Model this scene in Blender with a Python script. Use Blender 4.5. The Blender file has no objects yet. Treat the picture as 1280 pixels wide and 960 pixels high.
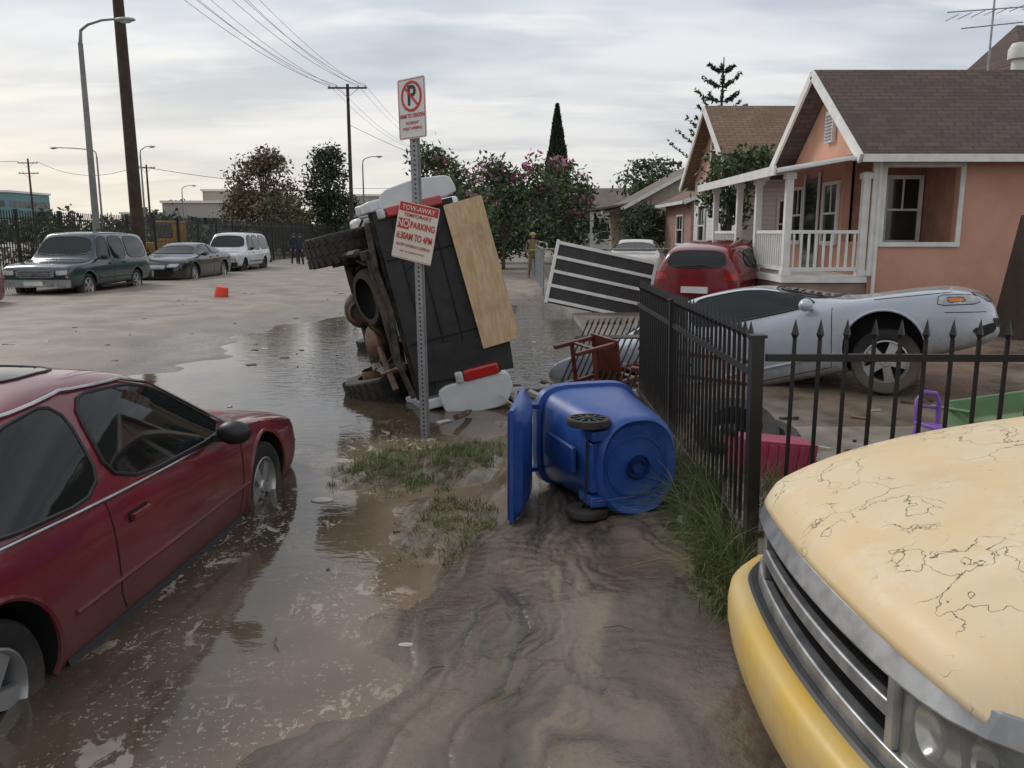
import bpy, bmesh, math, random
import numpy as np
from mathutils import Vector, Matrix
from mathutils.bvhtree import BVHTree
R=random.Random(7); rng=np.random.default_rng(5)
scene=bpy.context.scene; COL=scene.collection
WL=-0.12
# ---------------------------------------------------------------- materials
def mixc(nt,f,a,b,blend='MIX'):
    n=nt.nodes.new('ShaderNodeMix'); n.data_type='RGBA'; n.blend_type=blend
    for i,v in ((0,f),(6,a),(7,b)):
        if hasattr(v,'links'): nt.links.new(v,n.inputs[i])
        elif i==0: n.inputs[0].default_value=v
        else: n.inputs[i].default_value=(v[0],v[1],v[2],1)
    return n.outputs[2]
def mth(nt,op,a,b=None,c=None,clamp=False):
    n=nt.nodes.new('ShaderNodeMath'); n.operation=op; n.use_clamp=clamp
    for i,v in enumerate((a,b,c)):
        if v is None: continue
        if hasattr(v,'links'): nt.links.new(v,n.inputs[i])
        else: n.inputs[i].default_value=v
    return n.outputs[0]
def ss(nt,v,a,b):
    n=nt.nodes.new('ShaderNodeMapRange'); n.interpolation_type='SMOOTHSTEP'
    nt.links.new(v,n.inputs[0]); n.inputs[1].default_value=a; n.inputs[2].default_value=b
    return n.outputs[0]
def nz(nt,vec,scale,detail=3,rough=.55,dist=0):
    n=nt.nodes.new('ShaderNodeTexNoise'); n.inputs['Scale'].default_value=scale
    n.inputs['Detail'].default_value=detail; n.inputs['Roughness'].default_value=rough
    n.inputs['Distortion'].default_value=dist
    if vec is not None: nt.links.new(vec,n.inputs['Vector'])
    return n.outputs['Fac']
def mapping(nt,vec,scale,rot=(0,0,0)):
    n=nt.nodes.new('ShaderNodeMapping'); nt.links.new(vec,n.inputs[0]); n.inputs['Scale'].default_value=scale; n.inputs['Rotation'].default_value=rot
    return n.outputs[0]
def newmat(name):
    m=bpy.data.materials.new(name); m.use_nodes=True; nt=m.node_tree
    b=nt.nodes['Principled BSDF']; tc=nt.nodes.new('ShaderNodeTexCoord')
    return m,nt,b,tc.outputs['Object']
def bumpn(nt,b,h,strength,dist=.01):
    n=nt.nodes.new('ShaderNodeBump'); n.inputs['Strength'].default_value=strength; n.inputs['Distance'].default_value=dist
    nt.links.new(h,n.inputs['Height']); nt.links.new(n.outputs[0],b.inputs['Normal'])
def mat(name,col,rough=.5,metal=0.,coat=0.,var=.25,vs=4.,bump=0.,bs=40.,dirt=None,col2=None,spec=.5):
    m,nt,b,oc=newmat(name)
    f0=nz(nt,oc,vs,4)
    c2=col2 or tuple(c*(1-var) for c in col)
    c=mixc(nt,ss(nt,f0,.3,.7),col,c2)
    rr=mth(nt,'MULTIPLY_ADD',f0,.25*rough,rough*.87)
    if dirt:
        dc,z0,z1,amt=dirt
        sx=nt.nodes.new('ShaderNodeSeparateXYZ'); nt.links.new(oc,sx.inputs[0])
        zz=mth(nt,'ADD',sx.outputs[2],mth(nt,'MULTIPLY_ADD',nz(nt,oc,7,5,.68),.5,-.25))
        df=mth(nt,'MULTIPLY',mth(nt,'SUBTRACT',1,ss(nt,zz,z0,z1)),amt)
        c=mixc(nt,df,c,dc)
        rr=mth(nt,'ADD',rr,mth(nt,'MULTIPLY',df,.5),clamp=True)
        b_c=mth(nt,'MULTIPLY',mth(nt,'SUBTRACT',1,df),coat)
        nt.links.new(b_c,b.inputs['Coat Weight'])
    else: b.inputs['Coat Weight'].default_value=coat
    nt.links.new(c,b.inputs['Base Color']); nt.links.new(rr,b.inputs['Roughness'])
    b.inputs['Metallic'].default_value=metal; b.inputs['Specular IOR Level'].default_value=spec
    b.inputs['Coat Roughness'].default_value=.06
    if bump: bumpn(nt,b,nz(nt,oc,bs,4,.6),bump)
    return m
MUD=(.17,.135,.10)
# ---------------------------------------------------------------- mesh builder
class MB:
    def __init__(s): s.v=[];s.f=[];s.m=[];s.mats=[]
    def mi(s,m):
        if m not in s.mats: s.mats.append(m)
        return s.mats.index(m)
    def add(s,vs,fs,m):
        o=len(s.v); s.v.extend([tuple(p) for p in vs]); k=s.mi(m)
        for f in fs: s.f.append(tuple(i+o for i in f)); s.m.append(k)
    def box(s,c,d,m,rot=None):
        c=Vector(c); P=[]
        for x in (-.5,.5):
            for y in (-.5,.5):
                for z in (-.5,.5):
                    p=Vector((x*d[0],y*d[1],z*d[2]))
                    if rot is not None: p=rot@p
                    P.append(c+p)
        s.add(P,[(0,1,3,2),(4,6,7,5),(0,4,5,1),(2,3,7,6),(0,2,6,4),(1,5,7,3)],m)
    def b2(s,a,b,m):
        s.box([(a[i]+b[i])/2 for i in range(3)],[abs(b[i]-a[i]) for i in range(3)],m)
    def frame(s,ax):
        ax=Vector(ax).normalized(); r=Vector((0,0,1)) if abs(ax.z)<.9 else Vector((1,0,0))
        u=ax.cross(r).normalized(); w=ax.cross(u).normalized(); return ax,u,w
    def beam(s,p0,p1,w,h,m):
        p0=Vector(p0);p1=Vector(p1); ax,u,t=s.frame(p1-p0); P=[]
        for p in (p0,p1):
            for a,b in ((-1,-1),(1,-1),(1,1),(-1,1)): P.append(p+u*a*w/2+t*b*h/2)
        s.add(P,[(0,1,2,3),(7,6,5,4),(0,4,5,1),(1,5,6,2),(2,6,7,3),(3,7,4,0)],m)
    def cyl(s,p0,p1,r0,m,r1=None,n=12,caps=True):
        r1=r0 if r1 is None else r1
        p0=Vector(p0);p1=Vector(p1); ax,u,t=s.frame(p1-p0); P=[]
        for p,r in ((p0,r0),(p1,r1)):
            for i in range(n):
                a=2*math.pi*i/n; P.append(p+(u*math.cos(a)+t*math.sin(a))*r)
        F=[(i,(i+1)%n,n+(i+1)%n,n+i) for i in range(n)]
        if caps: F+=[tuple(range(n))[::-1],tuple(range(n,2*n))]
        s.add(P,F,m)
    def lathe(s,prof,c,ax,m,n=28,close=False):
        c=Vector(c); ax,u,t=s.frame(ax); P=[];F=[];k=len(prof)
        for i in range(n):
            a=2*math.pi*i/n
            for r,h in prof: P.append(c+ax*h+(u*math.cos(a)+t*math.sin(a))*r)
        for i in range(n):
            j=(i+1)%n
            for q in range(k-1+(1 if close else 0)):
                q2=(q+1)%k; F.append((i*k+q,i*k+q2,j*k+q2,j*k+q))
        s.add(P,F,m)
    def tube(s,pts,r,m,n=6,closed=False):
        pts=[Vector(p) for p in pts]; k=len(pts); P=[];F=[]; u=None
        for i,p in enumerate(pts):
            a=pts[(i-1)%k] if (closed or i>0) else p; b=pts[(i+1)%k] if (closed or i<k-1) else p
            t=(b-a)
            if t.length<1e-9: t=Vector((1,0,0))
            t.normalize()
            if u is None: _,u,_w=s.frame(t)
            u=(u-t*u.dot(t))
            if u.length<1e-6: _,u,_w=s.frame(t)
            u.normalize(); w=t.cross(u)
            rr=r[i] if isinstance(r,(list,tuple)) else r
            for q in range(n):
                an=2*math.pi*q/n; P.append(p+(u*math.cos(an)+w*math.sin(an))*rr)
        for i in range(k if closed else k-1):
            j=(i+1)%k
            for q in range(n): F.append((i*n+q,i*n+(q+1)%n,j*n+(q+1)%n,j*n+q))
        if not closed: F+=[tuple(range(n)),tuple(range((k-1)*n,k*n))]
        s.add(P,F,m)
    def ell(s,c,r,m,n=12,rot=None):
        c=Vector(c);P=[];F=[]; h=n//2
        for i in range(h+1):
            th=math.pi*i/h
            for j in range(n):
                ph=2*math.pi*j/n
                p=Vector((r[0]*math.sin(th)*math.cos(ph),r[1]*math.sin(th)*math.sin(ph),r[2]*math.cos(th)))
                if rot is not None: p=rot@p
                P.append(c+p)
        for i in range(h):
            for j in range(n): F.append((i*n+j,i*n+(j+1)%n,(i+1)*n+(j+1)%n,(i+1)*n+j))
        s.add(P,F,m)
    def prism(s,o,axis,c0,c1,m):
        def P(a,b,c): return {'y':(a,c,b),'x':(c,a,b),'z':(a,b,c)}[axis]
        n=len(o); V=[P(a,b,c0) for a,b in o]+[P(a,b,c1) for a,b in o]
        s.add(V,[tuple(range(n)),tuple(range(n,2*n))[::-1]]+[(i,n+i,n+(i+1)%n,(i+1)%n) for i in range(n)],m)
    def build(s,name,parent=None,smooth=35,bevel=0,M=None,seg=2,sub=0):
        me=bpy.data.meshes.new(name); me.from_pydata(s.v,[],s.f)
        for m in s.mats: me.materials.append(m)
        me.polygons.foreach_set('material_index',s.m)
        bm=bmesh.new(); bm.from_mesh(me); bmesh.ops.recalc_face_normals(bm,faces=bm.faces[:]); bm.to_mesh(me); bm.free()
        if smooth: 
            me.polygons.foreach_set('use_smooth',[True]*len(me.polygons)); me.set_sharp_from_angle(angle=math.radians(smooth))
        ob=bpy.data.objects.new(name,me); COL.objects.link(ob)
        if parent: ob.parent=parent
        if M is not None: ob.matrix_world=M
        if bevel:
            b=ob.modifiers.new('b','BEVEL'); b.width=bevel; b.segments=seg; b.limit_method='ANGLE'; b.angle_limit=math.radians(40); b.harden_normals=False
        if sub:
            b=ob.modifiers.new('s','SUBSURF'); b.levels=sub; b.render_levels=sub
        return ob
def empty(name,M=None):
    e=bpy.data.objects.new(name,None); COL.objects.link(e); e.empty_display_size=.2
    if M is not None: e.matrix_world=M
    return e
def fastquads(name,V,mi,mats,parent=None,smooth=False):
    N=len(V); k=V.shape[1]; me=bpy.data.meshes.new(name)
    me.vertices.add(N*k); me.vertices.foreach_set('co',V.reshape(-1).astype(np.float32))
    me.loops.add(N*k); me.loops.foreach_set('vertex_index',np.arange(N*k,dtype=np.int32))
    me.polygons.add(N); me.polygons.foreach_set('loop_start',np.arange(0,N*k,k,dtype=np.int32))
    for m in mats: me.materials.append(m)
    me.polygons.foreach_set('material_index',np.asarray(mi,dtype=np.int32)); me.update(calc_edges=True); me.validate()
    ob=bpy.data.objects.new(name,me); COL.objects.link(ob)
    if parent: ob.parent=parent
    return ob
def vn(x,y,s=0):
    xi=np.floor(x);yi=np.floor(y);xf=x-xi;yf=y-yi
    u=xf**3*(xf*(xf*6-15)+10); v=yf**3*(yf*(yf*6-15)+10)
    def h(a,b):
        n=(a.astype(np.int64)*374761393+b.astype(np.int64)*668265263+s*1274126177)&0xffffffff
        n=((n^(n>>13))*1274126177)&0xffffffff
        return ((n^(n>>16))&0xffff)/65535.
    return (h(xi,yi)*(1-u)+h(xi+1,yi)*u)*(1-v)+(h(xi,yi+1)*(1-u)+h(xi+1,yi+1)*u)*v
def fbm(x,y,s=0,o=4):
    t=0;a=.5
    for i in range(o): t=t+a*vn(x*2**i,y*2**i,s+i*17); a*=.5
    return t
# ---------------------------------------------------------------- ground
def land(x,y):
    xb=np.interp(y,[0,2,3,4,5,6,7.5,9,12,16,20,24,30],[-1.5,-1.1,-.7,-.35,-.0,.05,.2,1.0,1.7,2.8,1.8,0.6,-2])
    xl=np.interp(y,[5,8,10,12,14,16,19,22,26,40],[-8.5,-6.3,-4.9,-4.0,-4.7,-4.3,-3.2,-.8,4,30])
    n=fbm(x*.8,y*.8,3)-.47; n2=fbm(x*2.5,y*2.5,9)-.47
    rb=(x-xb+n*1.2)*.085; fl=(xl-x+n*2.2)*.045
    a=np.maximum(rb,fl)
    def blob(cx,cy,rx,ry,h): return h-(((x-cx)/rx)**2+((y-cy)/ry)**2)*h
    a=np.maximum(a,blob(-.65,6.2,.72,.62,.04)+n2*.07)
    a=np.maximum(a,blob(-.40,4.85,.36,.60,.04)+n2*.07)
    a=np.clip(a,-.1,.12)
    a=np.where(x>1.3,np.maximum(a,.08),a)
    far=np.clip((y-20)/30,0,1)
    return WL+a+n2*.018+n*.02-far*.01
def ridge(a,b,s): return 1-np.abs(2*vn(a,b,s)-1)
def height(x,y):
    h=land(x,y)
    above=np.clip((h-WL+.015)/.05,0,1)
    near=np.clip((9-y)/3,0,1)*np.clip((y+1)/2,0,1)
    wq=(fbm(x*1.1,y*.8,21)-.5); w2=(fbm(x*4,y*2.5,22)-.5)
    den=np.maximum(7.6-y,1.6)
    cr=(x-.35)/den*4.2+wq*.75+w2*.14      # lines fan out toward the viewer, as the flow did
    L=np.log(den)*3.0+wq*.6
    dens=np.clip(fbm(x*1.3+3,y*1.0,61)*3.0-.95,.05,1); dn2=np.clip(fbm(x*1.6+9,y*1.2,63)*3.2-1.1,.0,1)
    r1=ridge(cr*4.5,L*.9,31); r2=ridge(cr*13+w2*2,L*2.2,41); r3=ridge(cr*29+w2*5,L*5.0,47)
    ph=(y+.35*x+.5*wq)*62+w2*16
    rip=np.sin(ph)*dn2
    cut=np.clip((fbm(cr*3,L*1.2,91)-.50)*14,0,1)   # little terrace edges
    rill=(-.010*r1**8-.007*r2**6*dens-.0045*r3**5*dens+.010*cut+.016*(fbm(cr*1.2,L*.7,77,3)-.4)+.0016*rip)*above*near
    return h+rill, above*near*np.clip(.75*r1**8+.9*r2**6*dens+.55*r3**5*dens+.22*dn2*np.clip(-rip,0,1),0,1)
def prog(a,b,st,g):
    o=[];x=a;s=st;d=1 if b>a else -1
    while (b-x)*d>0: s*=g; x+=d*s; o.append(x)
    return o
xs=np.array(sorted(prog(-2.2,-2500,.020,1.07)+list(np.arange(-2.2,1.7,.0115))+prog(1.7,2500,.020,1.07)))
ys=np.array(sorted(prog(1.9,-60,.03,1.2)+list(np.arange(1.9,5.2,.0125))+prog(5.2,2500,.0135,1.022)))
X,Y=np.meshgrid(xs,ys); H,rl=height(X,Y)
def gridmesh(name,X,Y,Z,m,attrs):
    ny,nx=X.shape; me=bpy.data.meshes.new(name)
    co=np.stack([X,Y,Z],-1).reshape(-1,3).astype(np.float32); me.vertices.add(nx*ny); me.vertices.foreach_set('co',co.ravel())
    i=np.arange(nx*ny).reshape(ny,nx); q=np.stack([i[:-1,:-1],i[:-1,1:],i[1:,1:],i[1:,:-1]],-1).reshape(-1,4)
    me.loops.add(q.size); me.loops.foreach_set('vertex_index',q.ravel().astype(np.int32))
    me.polygons.add(len(q)); me.polygons.foreach_set('loop_start',np.arange(0,q.size,4,dtype=np.int32))
    me.polygons.foreach_set('use_smooth',np.ones(len(q),dtype=bool)); me.update(calc_edges=True)
    for k,a in attrs.items():
        at=me.attributes.new(k,'FLOAT','POINT'); at.data.foreach_set('value',a.ravel().astype(np.float32))
    me.materials.append(m); ob=bpy.data.objects.new(name,me); COL.objects.link(ob); return ob
def attr(nt,n):
    a=nt.nodes.new('ShaderNodeAttribute'); a.attribute_name=n; return a.outputs['Fac']
gm,nt,b,oc=newmat('silt_mud')
wet=attr(nt,'wet'); rill=attr(nt,'rill'); tone=attr(nt,'tone')
n1=nz(nt,oc,1.1,4,.6); nf=nz(nt,oc,23,4,.65)
dry=mixc(nt,ss(nt,n1,.35,.68),(.30,.255,.20),(.185,.152,.12))
wetc=mixc(nt,tone,(.195,.148,.104),(.092,.069,.049))
wf=mth(nt,'ADD',wet,mth(nt,'MULTIPLY_ADD',n1,.7,-.35),clamp=True)
c=mixc(nt,wf,dry,wetc); c=mixc(nt,mth(nt,'MULTIPLY',rill,.8),c,(.034,.027,.022)); c=mixc(nt,mth(nt,'MULTIPLY',ss(nt,nf,.50,.72),.28),c,(.05,.04,.03))
nt.links.new(c,b.inputs['Base Color'])
nt.links.new(mth(nt,'SUBTRACT',.62,mth(nt,'MULTIPLY',wf,mth(nt,'MULTIPLY_ADD',ss(nt,n1,.35,.6),.24,.24))),b.inputs['Roughness'])
bumpn(nt,b,nf,.32,.02)
d=H-WL; wetA=np.clip(1-(d-.03)/.09,0,1); wetA=np.maximum(wetA,np.clip((7-Y)/3,0,1)*1.0*(X>-2)); wetA=wetA*np.where(Y>18,.75,1)
wetA=np.where((X>1.3)&(Y>7),.85-np.clip((Y-13)/4,0,1)*.4,wetA)
den=np.maximum(7.6-Y,1.6); wq=(fbm(X*1.1,Y*.8,21)-.5); tn=fbm((X-.35)/den*24+wq*5,np.log(den)*5,131,5)
gridmesh('ground',X,Y,H,gm,{'wet':wetA,'rill':rl,'tone':np.clip((tn-.30)*2.6,0,1)})
# water
wm,nt,b,oc=newmat('muddy_water')
dep=attr(nt,'depth'); foam=attr(nt,'foam')
n1=nz(nt,oc,1.3,4,.6,.5)
c=mixc(nt,mth(nt,'ADD',dep,mth(nt,'MULTIPLY_ADD',n1,.9,-.45),clamp=True),(.19,.142,.098),(.062,.046,.031))
fn=nz(nt,mapping(nt,oc,(1.6,.9,1)),5.0,5,.72,.6); fn2=nz(nt,oc,1.4,3)
pm=ss(nt,fn2,.43,.55)
fm=mth(nt,'MULTIPLY',ss(nt,fn,.555,.60),mth(nt,'MULTIPLY',pm,foam))
fs=mth(nt,'MULTIPLY',ss(nt,nz(nt,oc,46,2,.5),.62,.66),mth(nt,'MULTIPLY',foam,mth(nt,'MULTIPLY_ADD',pm,.8,.12)))
fm=mth(nt,'MAXIMUM',fm,fs)
c=mixc(nt,mth(nt,'MULTIPLY',fm,.7),c,(.44,.39,.32)); nt.links.new(c,b.inputs['Base Color'])
nt.links.new(mth(nt,'MULTIPLY_ADD',fm,.5,.045),b.inputs['Roughness']); b.inputs['IOR'].default_value=1.4
flow=attr(nt,'flow')
w1=nz(nt,mapping(nt,oc,(1.0,2.2,1)),5,3,.55,.4)
bn=nt.nodes.new('ShaderNodeBump'); bn.inputs['Distance'].default_value=.028
nt.links.new(mth(nt,'MULTIPLY_ADD',flow,.95,.06),bn.inputs['Strength'])
nt.links.new(w1,bn.inputs['Height']); nt.links.new(bn.outputs[0],b.inputs['Normal'])
wx,wy=np.meshgrid(np.arange(-14,5,.1),np.arange(-4,34,.1)); lh,_=height(wx,wy)
foamA=np.clip(1-np.abs(wx+1.3)/1.1,0,1)*np.clip((7-wy)/1.5,0,1)*2.2+np.clip(1-np.hypot(wx+.9,wy-6.9)/1.0,0,1)+.5*np.clip(1-np.abs(wx+.2)/1.5,0,1)*(wy>7)*(wy<9.5)
flowA=np.clip((wy-8)/3.5,0,1)*np.clip((wx+3.2)/1.8,0.08,1)
gridmesh('water',wx,wy,np.full(wx.shape,WL),wm,{'depth':np.clip((WL-lh)/.09,0,1),'foam':np.clip(foamA,0,1),'flow':flowA})
# ---------------------------------------------------------------- common materials
iron=mat('black_iron',(.012,.012,.013),.45,var=.3,vs=9,dirt=((.12,.095,.07),-.1,.35,.8))
ironf=mat('black_iron_far',(.012,.012,.013),.5)
glass=mat('car_glass',(.010,.013,.013),.04,spec=.4,var=.3,vs=2)
rubber=mat('tire_rubber',(.02,.02,.02),.75,var=.4,vs=12,dirt=(MUD,.0,.5,.7),bump=.2)
rubber2=mat('tire_rubber_dark',(.018,.017,.016),.7,var=.4,vs=7,bump=.3,col2=(.05,.042,.034))
trim=mat('black_trim',(.015,.015,.016),.45)
chrome=mat('chrome',(.55,.56,.57),.22,metal=1,var=.25,vs=8)
chromeD=mat('dull_chrome',(.50,.51,.52),.36,metal=.75,var=.45,vs=10)
alloy=mat('alloy_rim',(.50,.50,.50),.32,metal=.6,dirt=(MUD,-.05,.25,.5))
lensw=mat('headlight_lens',(.55,.56,.55),.12,coat=.6,var=.4,vs=18)
lensr=mat('tail_lens',(.45,.015,.012),.15,coat=.6)
lenso=mat('amber_lens',(.7,.22,.03),.15,coat=.6)
dark=mat('dark_recess',(.008,.008,.008),.8)
white_paint=mat('white_paint',(.72,.71,.68),.55,var=.15,vs=3)
wood=mat('pole_wood',(.06,.034,.023),.8,var=.4,vs=3,bump=.4,bs=20)
galv=mat('galvanised_steel',(.36,.37,.38),.45,metal=.6,var=.3,vs=10)
# ---------------------------------------------------------------- cars
def section(st):
    x,zl,zb,zt,w,wt=st
    ze=zt-.05 if zt-zb>.2 else zt-(zt-zb)*.35
    h=[(0,zl),(w*.55,zl),(w*.9,zl+.01),(w*.975,zl+.07),(w,zl+(zb-zl)*.45),(w*.99,zl+(zb-zl)*.8),(w*.96,zb),
       (w*.96*.45+wt*.55+.012,zb+(ze-zb)*.55),(wt,ze),(wt*.84,zt-.012),(wt*.42,zt),(0,zt+.006)]
    return [(x,a,z) for a,z in h]+[(x,-a,z) for a,z in h[-2:0:-1]]
def loft(sts):
    V=[];F=[];k=0
    for s in sts: r=section(s); k=len(r); V+=r
    n=len(sts)
    for i in range(n-1):
        for j in range(k): F.append((i*k+j,i*k+(j+1)%k,(i+1)*k+(j+1)%k,(i+1)*k+j))
    for i,rv in ((0,True),(n-1,False)):
        c=len(V); rr=V[i*k:(i+1)*k]; V.append(tuple(sum(p[q] for p in rr)/k for q in range(3)))
        for j in range(k): F.append((i*k+j,i*k+(j+1)%k,c))
    return V,F
def chaikin(p,it=2,q=.18,closed=True):
    for _ in range(it):
        o=[];n=len(p)
        for i in range(n):
            a=p[i];b_=p[(i+1)%n]
            o.append((a[0]*(1-q)+b_[0]*q,a[1]*(1-q)+b_[1]*q)); o.append((a[0]*q+b_[0]*(1-q),a[1]*q+b_[1]*(1-q)))
        p=o
    return p
class Proj:
    def __init__(s,bvh): s.b=bvh
    def p(s,a,b,axis,side,off):
        if axis=='y': o=Vector((a,side*3,b)); d=Vector((0,-side,0))
        elif axis=='z': o=Vector((a,b,4)); d=Vector((0,0,-1))
        else: o=Vector((side*6,a,b)); d=Vector((-side,0,0))
        h,n,_,_=s.b.ray_cast(o,d)
        if h is None:
            o2=o+d*( 2.2 if axis!='x' else 3.8); h,n,_,_=s.b.find_nearest(o2)
        if n.dot(d)>0: n=-n
        return h+n*off
    def panel(s,mb,o,axis,side,m,off=.004,step=.05):
        bm=bmesh.new(); bm.faces.new([bm.verts.new((a,b,0)) for a,b in o])
        for k in (0,1):
            lo=min(p[k] for p in o);hi=max(p[k] for p in o); c=lo+step
            while c<hi-.01:
                pc=[0,0,0];pn=[0,0,0];pc[k]=c;pn[k]=1
                bmesh.ops.bisect_plane(bm,geom=bm.verts[:]+bm.edges[:]+bm.faces[:],plane_co=pc,plane_no=pn); c+=step
        bm.verts.index_update()
        V=[s.p(v.co.x,v.co.y,axis,side,off) for v in bm.verts]; F=[[v.index for v in f.verts] for f in bm.faces]
        mb.add(V,F,m); bm.free()
    def line(s,mb,o,axis,side,m,r=.006,off=.002,closed=False,step=.06):
        P=[];n=len(o)
        for i in range(n if closed else n-1):
            a=o[i];b_=o[(i+1)%n]; L=math.dist(a,b_); k=max(1,int(L/step))
            for q in range(k): t=q/k; P.append(s.p(a[0]*(1-t)+b_[0]*t,a[1]*(1-t)+b_[1]*t,axis,side,off))
        if not closed: P.append(s.p(o[-1][0],o[-1][1],axis,side,off))
        mb.tube(P,r,m,closed=closed)
def wheel(mb,c,r,w,side,rim,spokes=5,tire=None,rr=.66):
    tire=tire or rubber; ax=Vector((0,side,0)); c=Vector(c)
    h=w/2
    mb.lathe([(r*rr,-h),(r*.93,-h),(r*.985,-h*.8),(r,-h*.5),(r,h*.5),(r*.985,h*.8),(r*.93,h),(r*(rr+.08),h*1.02),(r*rr,h*.9)],c,ax,tire,32)
    mb.lathe([(r*rr,h*.9),(r*rr*.95,h*.95),(r*rr*.9,h*.75),(r*rr*.88,-h*.2),(.01,-h*.2)],c,ax,rim,32)
    mb.lathe([(r*rr*.87,-h*.1),(.01,-h*.1)],c,ax,dark,20)
    a2,u,t=mb.frame(ax)
    for k in range(spokes):
        an=2*math.pi*k/spokes+.3; d=u*math.cos(an)+t*math.sin(an); e=ax.cross(d); wd=.55/spokes*r*2.3
        P=[]
        for q,wq,z0,z1 in ((r*.06,wd*.8,h*.35,h*.8),(r*rr*.9,wd*1.15,h*.35,h*.72)):
            for a,z in ((-1,z0),(1,z0),(1,z1),(-1,z1)): P.append(c+d*q+e*a*wq/2+ax*z)
        mb.add(P,[(0,1,2,3),(7,6,5,4),(0,4,5,1),(1,5,6,2),(2,6,7,3),(3,7,4,0)],rim)
    mb.lathe([(.005,h*.92),(r*.13,h*.9),(r*.17,h*.7),(r*.17,0)],c,ax,rim,16)
def make_car(name,M,paint,sts,wx,r,hw,side_glass,ws,rg,head=None,tail=None,grille=None,seams=(),handles=(),lip=trim,gtrim=trim,mirror=None,
             rim=None,wheelz=None,extra=None,rgaxis='z',spokes=5,subd=2,mirrormat=None,fog=None):
    e=empty(name,M); V,F=loft(sts); rim=rim or alloy
    me=bpy.data.meshes.new('body'); me.from_pydata(V,[],F); me.materials.append(paint); me.materials.append(dark)
    bm=bmesh.new(); bm.from_mesh(me); bmesh.ops.recalc_face_normals(bm,faces=bm.faces[:]); bm.to_mesh(me); bm.free()
    ob=bpy.data.objects.new('tmp',me); COL.objects.link(ob)
    sm=ob.modifiers.new('s','SUBSURF'); sm.levels=subd; sm.render_levels=subd
    dg=bpy.context.evaluated_depsgraph_get(); m1=bpy.data.meshes.new_from_object(ob.evaluated_get(dg))
    bm=bmesh.new(); bm.from_mesh(m1); bvh=BVHTree.FromBMesh(bm); bm.free()
    cb=MB()
    wz=wheelz if wheelz is not None else r
    for x in wx:
        for s in (1,-1):
            cb.cyl((x,s*(hw-.32),r+.02),(x,s*(hw+.3),r+.02),r+.055,paint,n=40)
    co=cb.build('cut',smooth=0); co.data.materials.clear(); co.data.materials.append(paint); co.data.materials.append(dark)
    co.data.polygons.foreach_set('material_index',[1]*len(co.data.polygons))
    bo=ob.modifiers.new('b','BOOLEAN'); bo.operation='DIFFERENCE'; bo.object=co; bo.solver='EXACT'
    dg=bpy.context.evaluated_depsgraph_get(); dg.update(); m2=bpy.data.meshes.new_from_object(ob.evaluated_get(dg))
    bpy.data.objects.remove(ob); bpy.data.objects.remove(co)
    m2.polygons.foreach_set('use_smooth',[True]*len(m2.polygons)); m2.set_sharp_from_angle(angle=math.radians(42))
    body=bpy.data.objects.new('body',m2); COL.objects.link(body); body.parent=e
    pj=Proj(bvh); g=MB(); t=MB()
    for s in (1,-1):
        for o in side_glass:
            oo=chaikin(o); pj.panel(g,oo,'y',s,glass,.007); pj.line(t,oo,'y',s,gtrim,.010,.005,True)
        for o in seams: pj.line(t,o,'y',s,dark,.0045,.0,False)
        for hx,hz in handles:
            pj.panel(t,[(hx-.09,hz-.025),(hx+.09,hz-.025),(hx+.09,hz+.025),(hx-.09,hz+.025)],'y',s,dark,.002,.05)
            t.box(pj.p(hx,hz,'y',s,.018),(.16,.022,.026),paint)
        for x in wx:
            P=[(x+(r+.058)*math.cos(a),r+.02+(r+.058)*math.sin(a)) for a in np.linspace(-.25,math.pi+.25,22)]
            pj.line(t,P,'y',s,paint,.014,.001)
    if ws: oo=chaikin(ws); pj.panel(g,oo,'z',1,glass,.007,.06); pj.line(t,oo,'z',1,trim,.012,.005,True)
    if rg:
        oo=chaikin(rg)
        pj.panel(g,oo,rgaxis,1 if rgaxis=='z' else -1,glass,.007,.06); pj.line(t,oo,rgaxis,1 if rgaxis=='z' else -1,trim,.012,.005,True)
    for lst,sd in ((head or [],1),(tail or [],-1)):
        for o,m in lst:
            for s in (1,-1):
                oo=chaikin([(a*s,b_) for a,b_ in o],1,.12); pj.panel(t,oo,'x',sd,m,.006,.05); pj.line(t,oo,'x',sd,trim,.006,.004,True)
    for o,m in (fog or []):
        for s in (1,-1): oo=chaikin(o,1,.15); pj.panel(t,oo,'y',s,m,.005,.05); pj.line(t,oo,'y',s,trim,.005,.003,True)
    for o,m in (grille or []):
        oo=chaikin(o,1,.1); pj.panel(t,oo,'x',1,m,.004,.06); pj.line(t,oo,'x',1,trim,.006,.004,True)
    if mirror:
        for s in (1,-1):
            mx,my,mz=mirror; t.ell((mx,s*my,mz),(.075,.105,.07),mirrormat or trim,14); t.beam((mx+.02,s*(my-.18),mz-.05),(mx+.01,s*my,mz-.02),.05,.04,mirrormat or trim)
    if extra: extra(t,pj,g)
    g.build('windows',e,smooth=60); t.build('trim_and_lights',e,smooth=40)
    for i,x in enumerate(wx):
        for s,nm in ((1,'left'),(-1,'right')):
            w=MB(); wheel(w,(x,s*(hw-.13),wz),r,.2,s,rim,spokes); w.build('wheel',e)
    return e
def place(heading,pos,pitch=0,roll=0):
    return Matrix.Translation(pos)@Matrix.Rotation(math.atan2(heading[1],heading[0]),4,'Z')@Matrix.Rotation(-pitch,4,'Y')@Matrix.Rotation(roll,4,'X')
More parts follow.
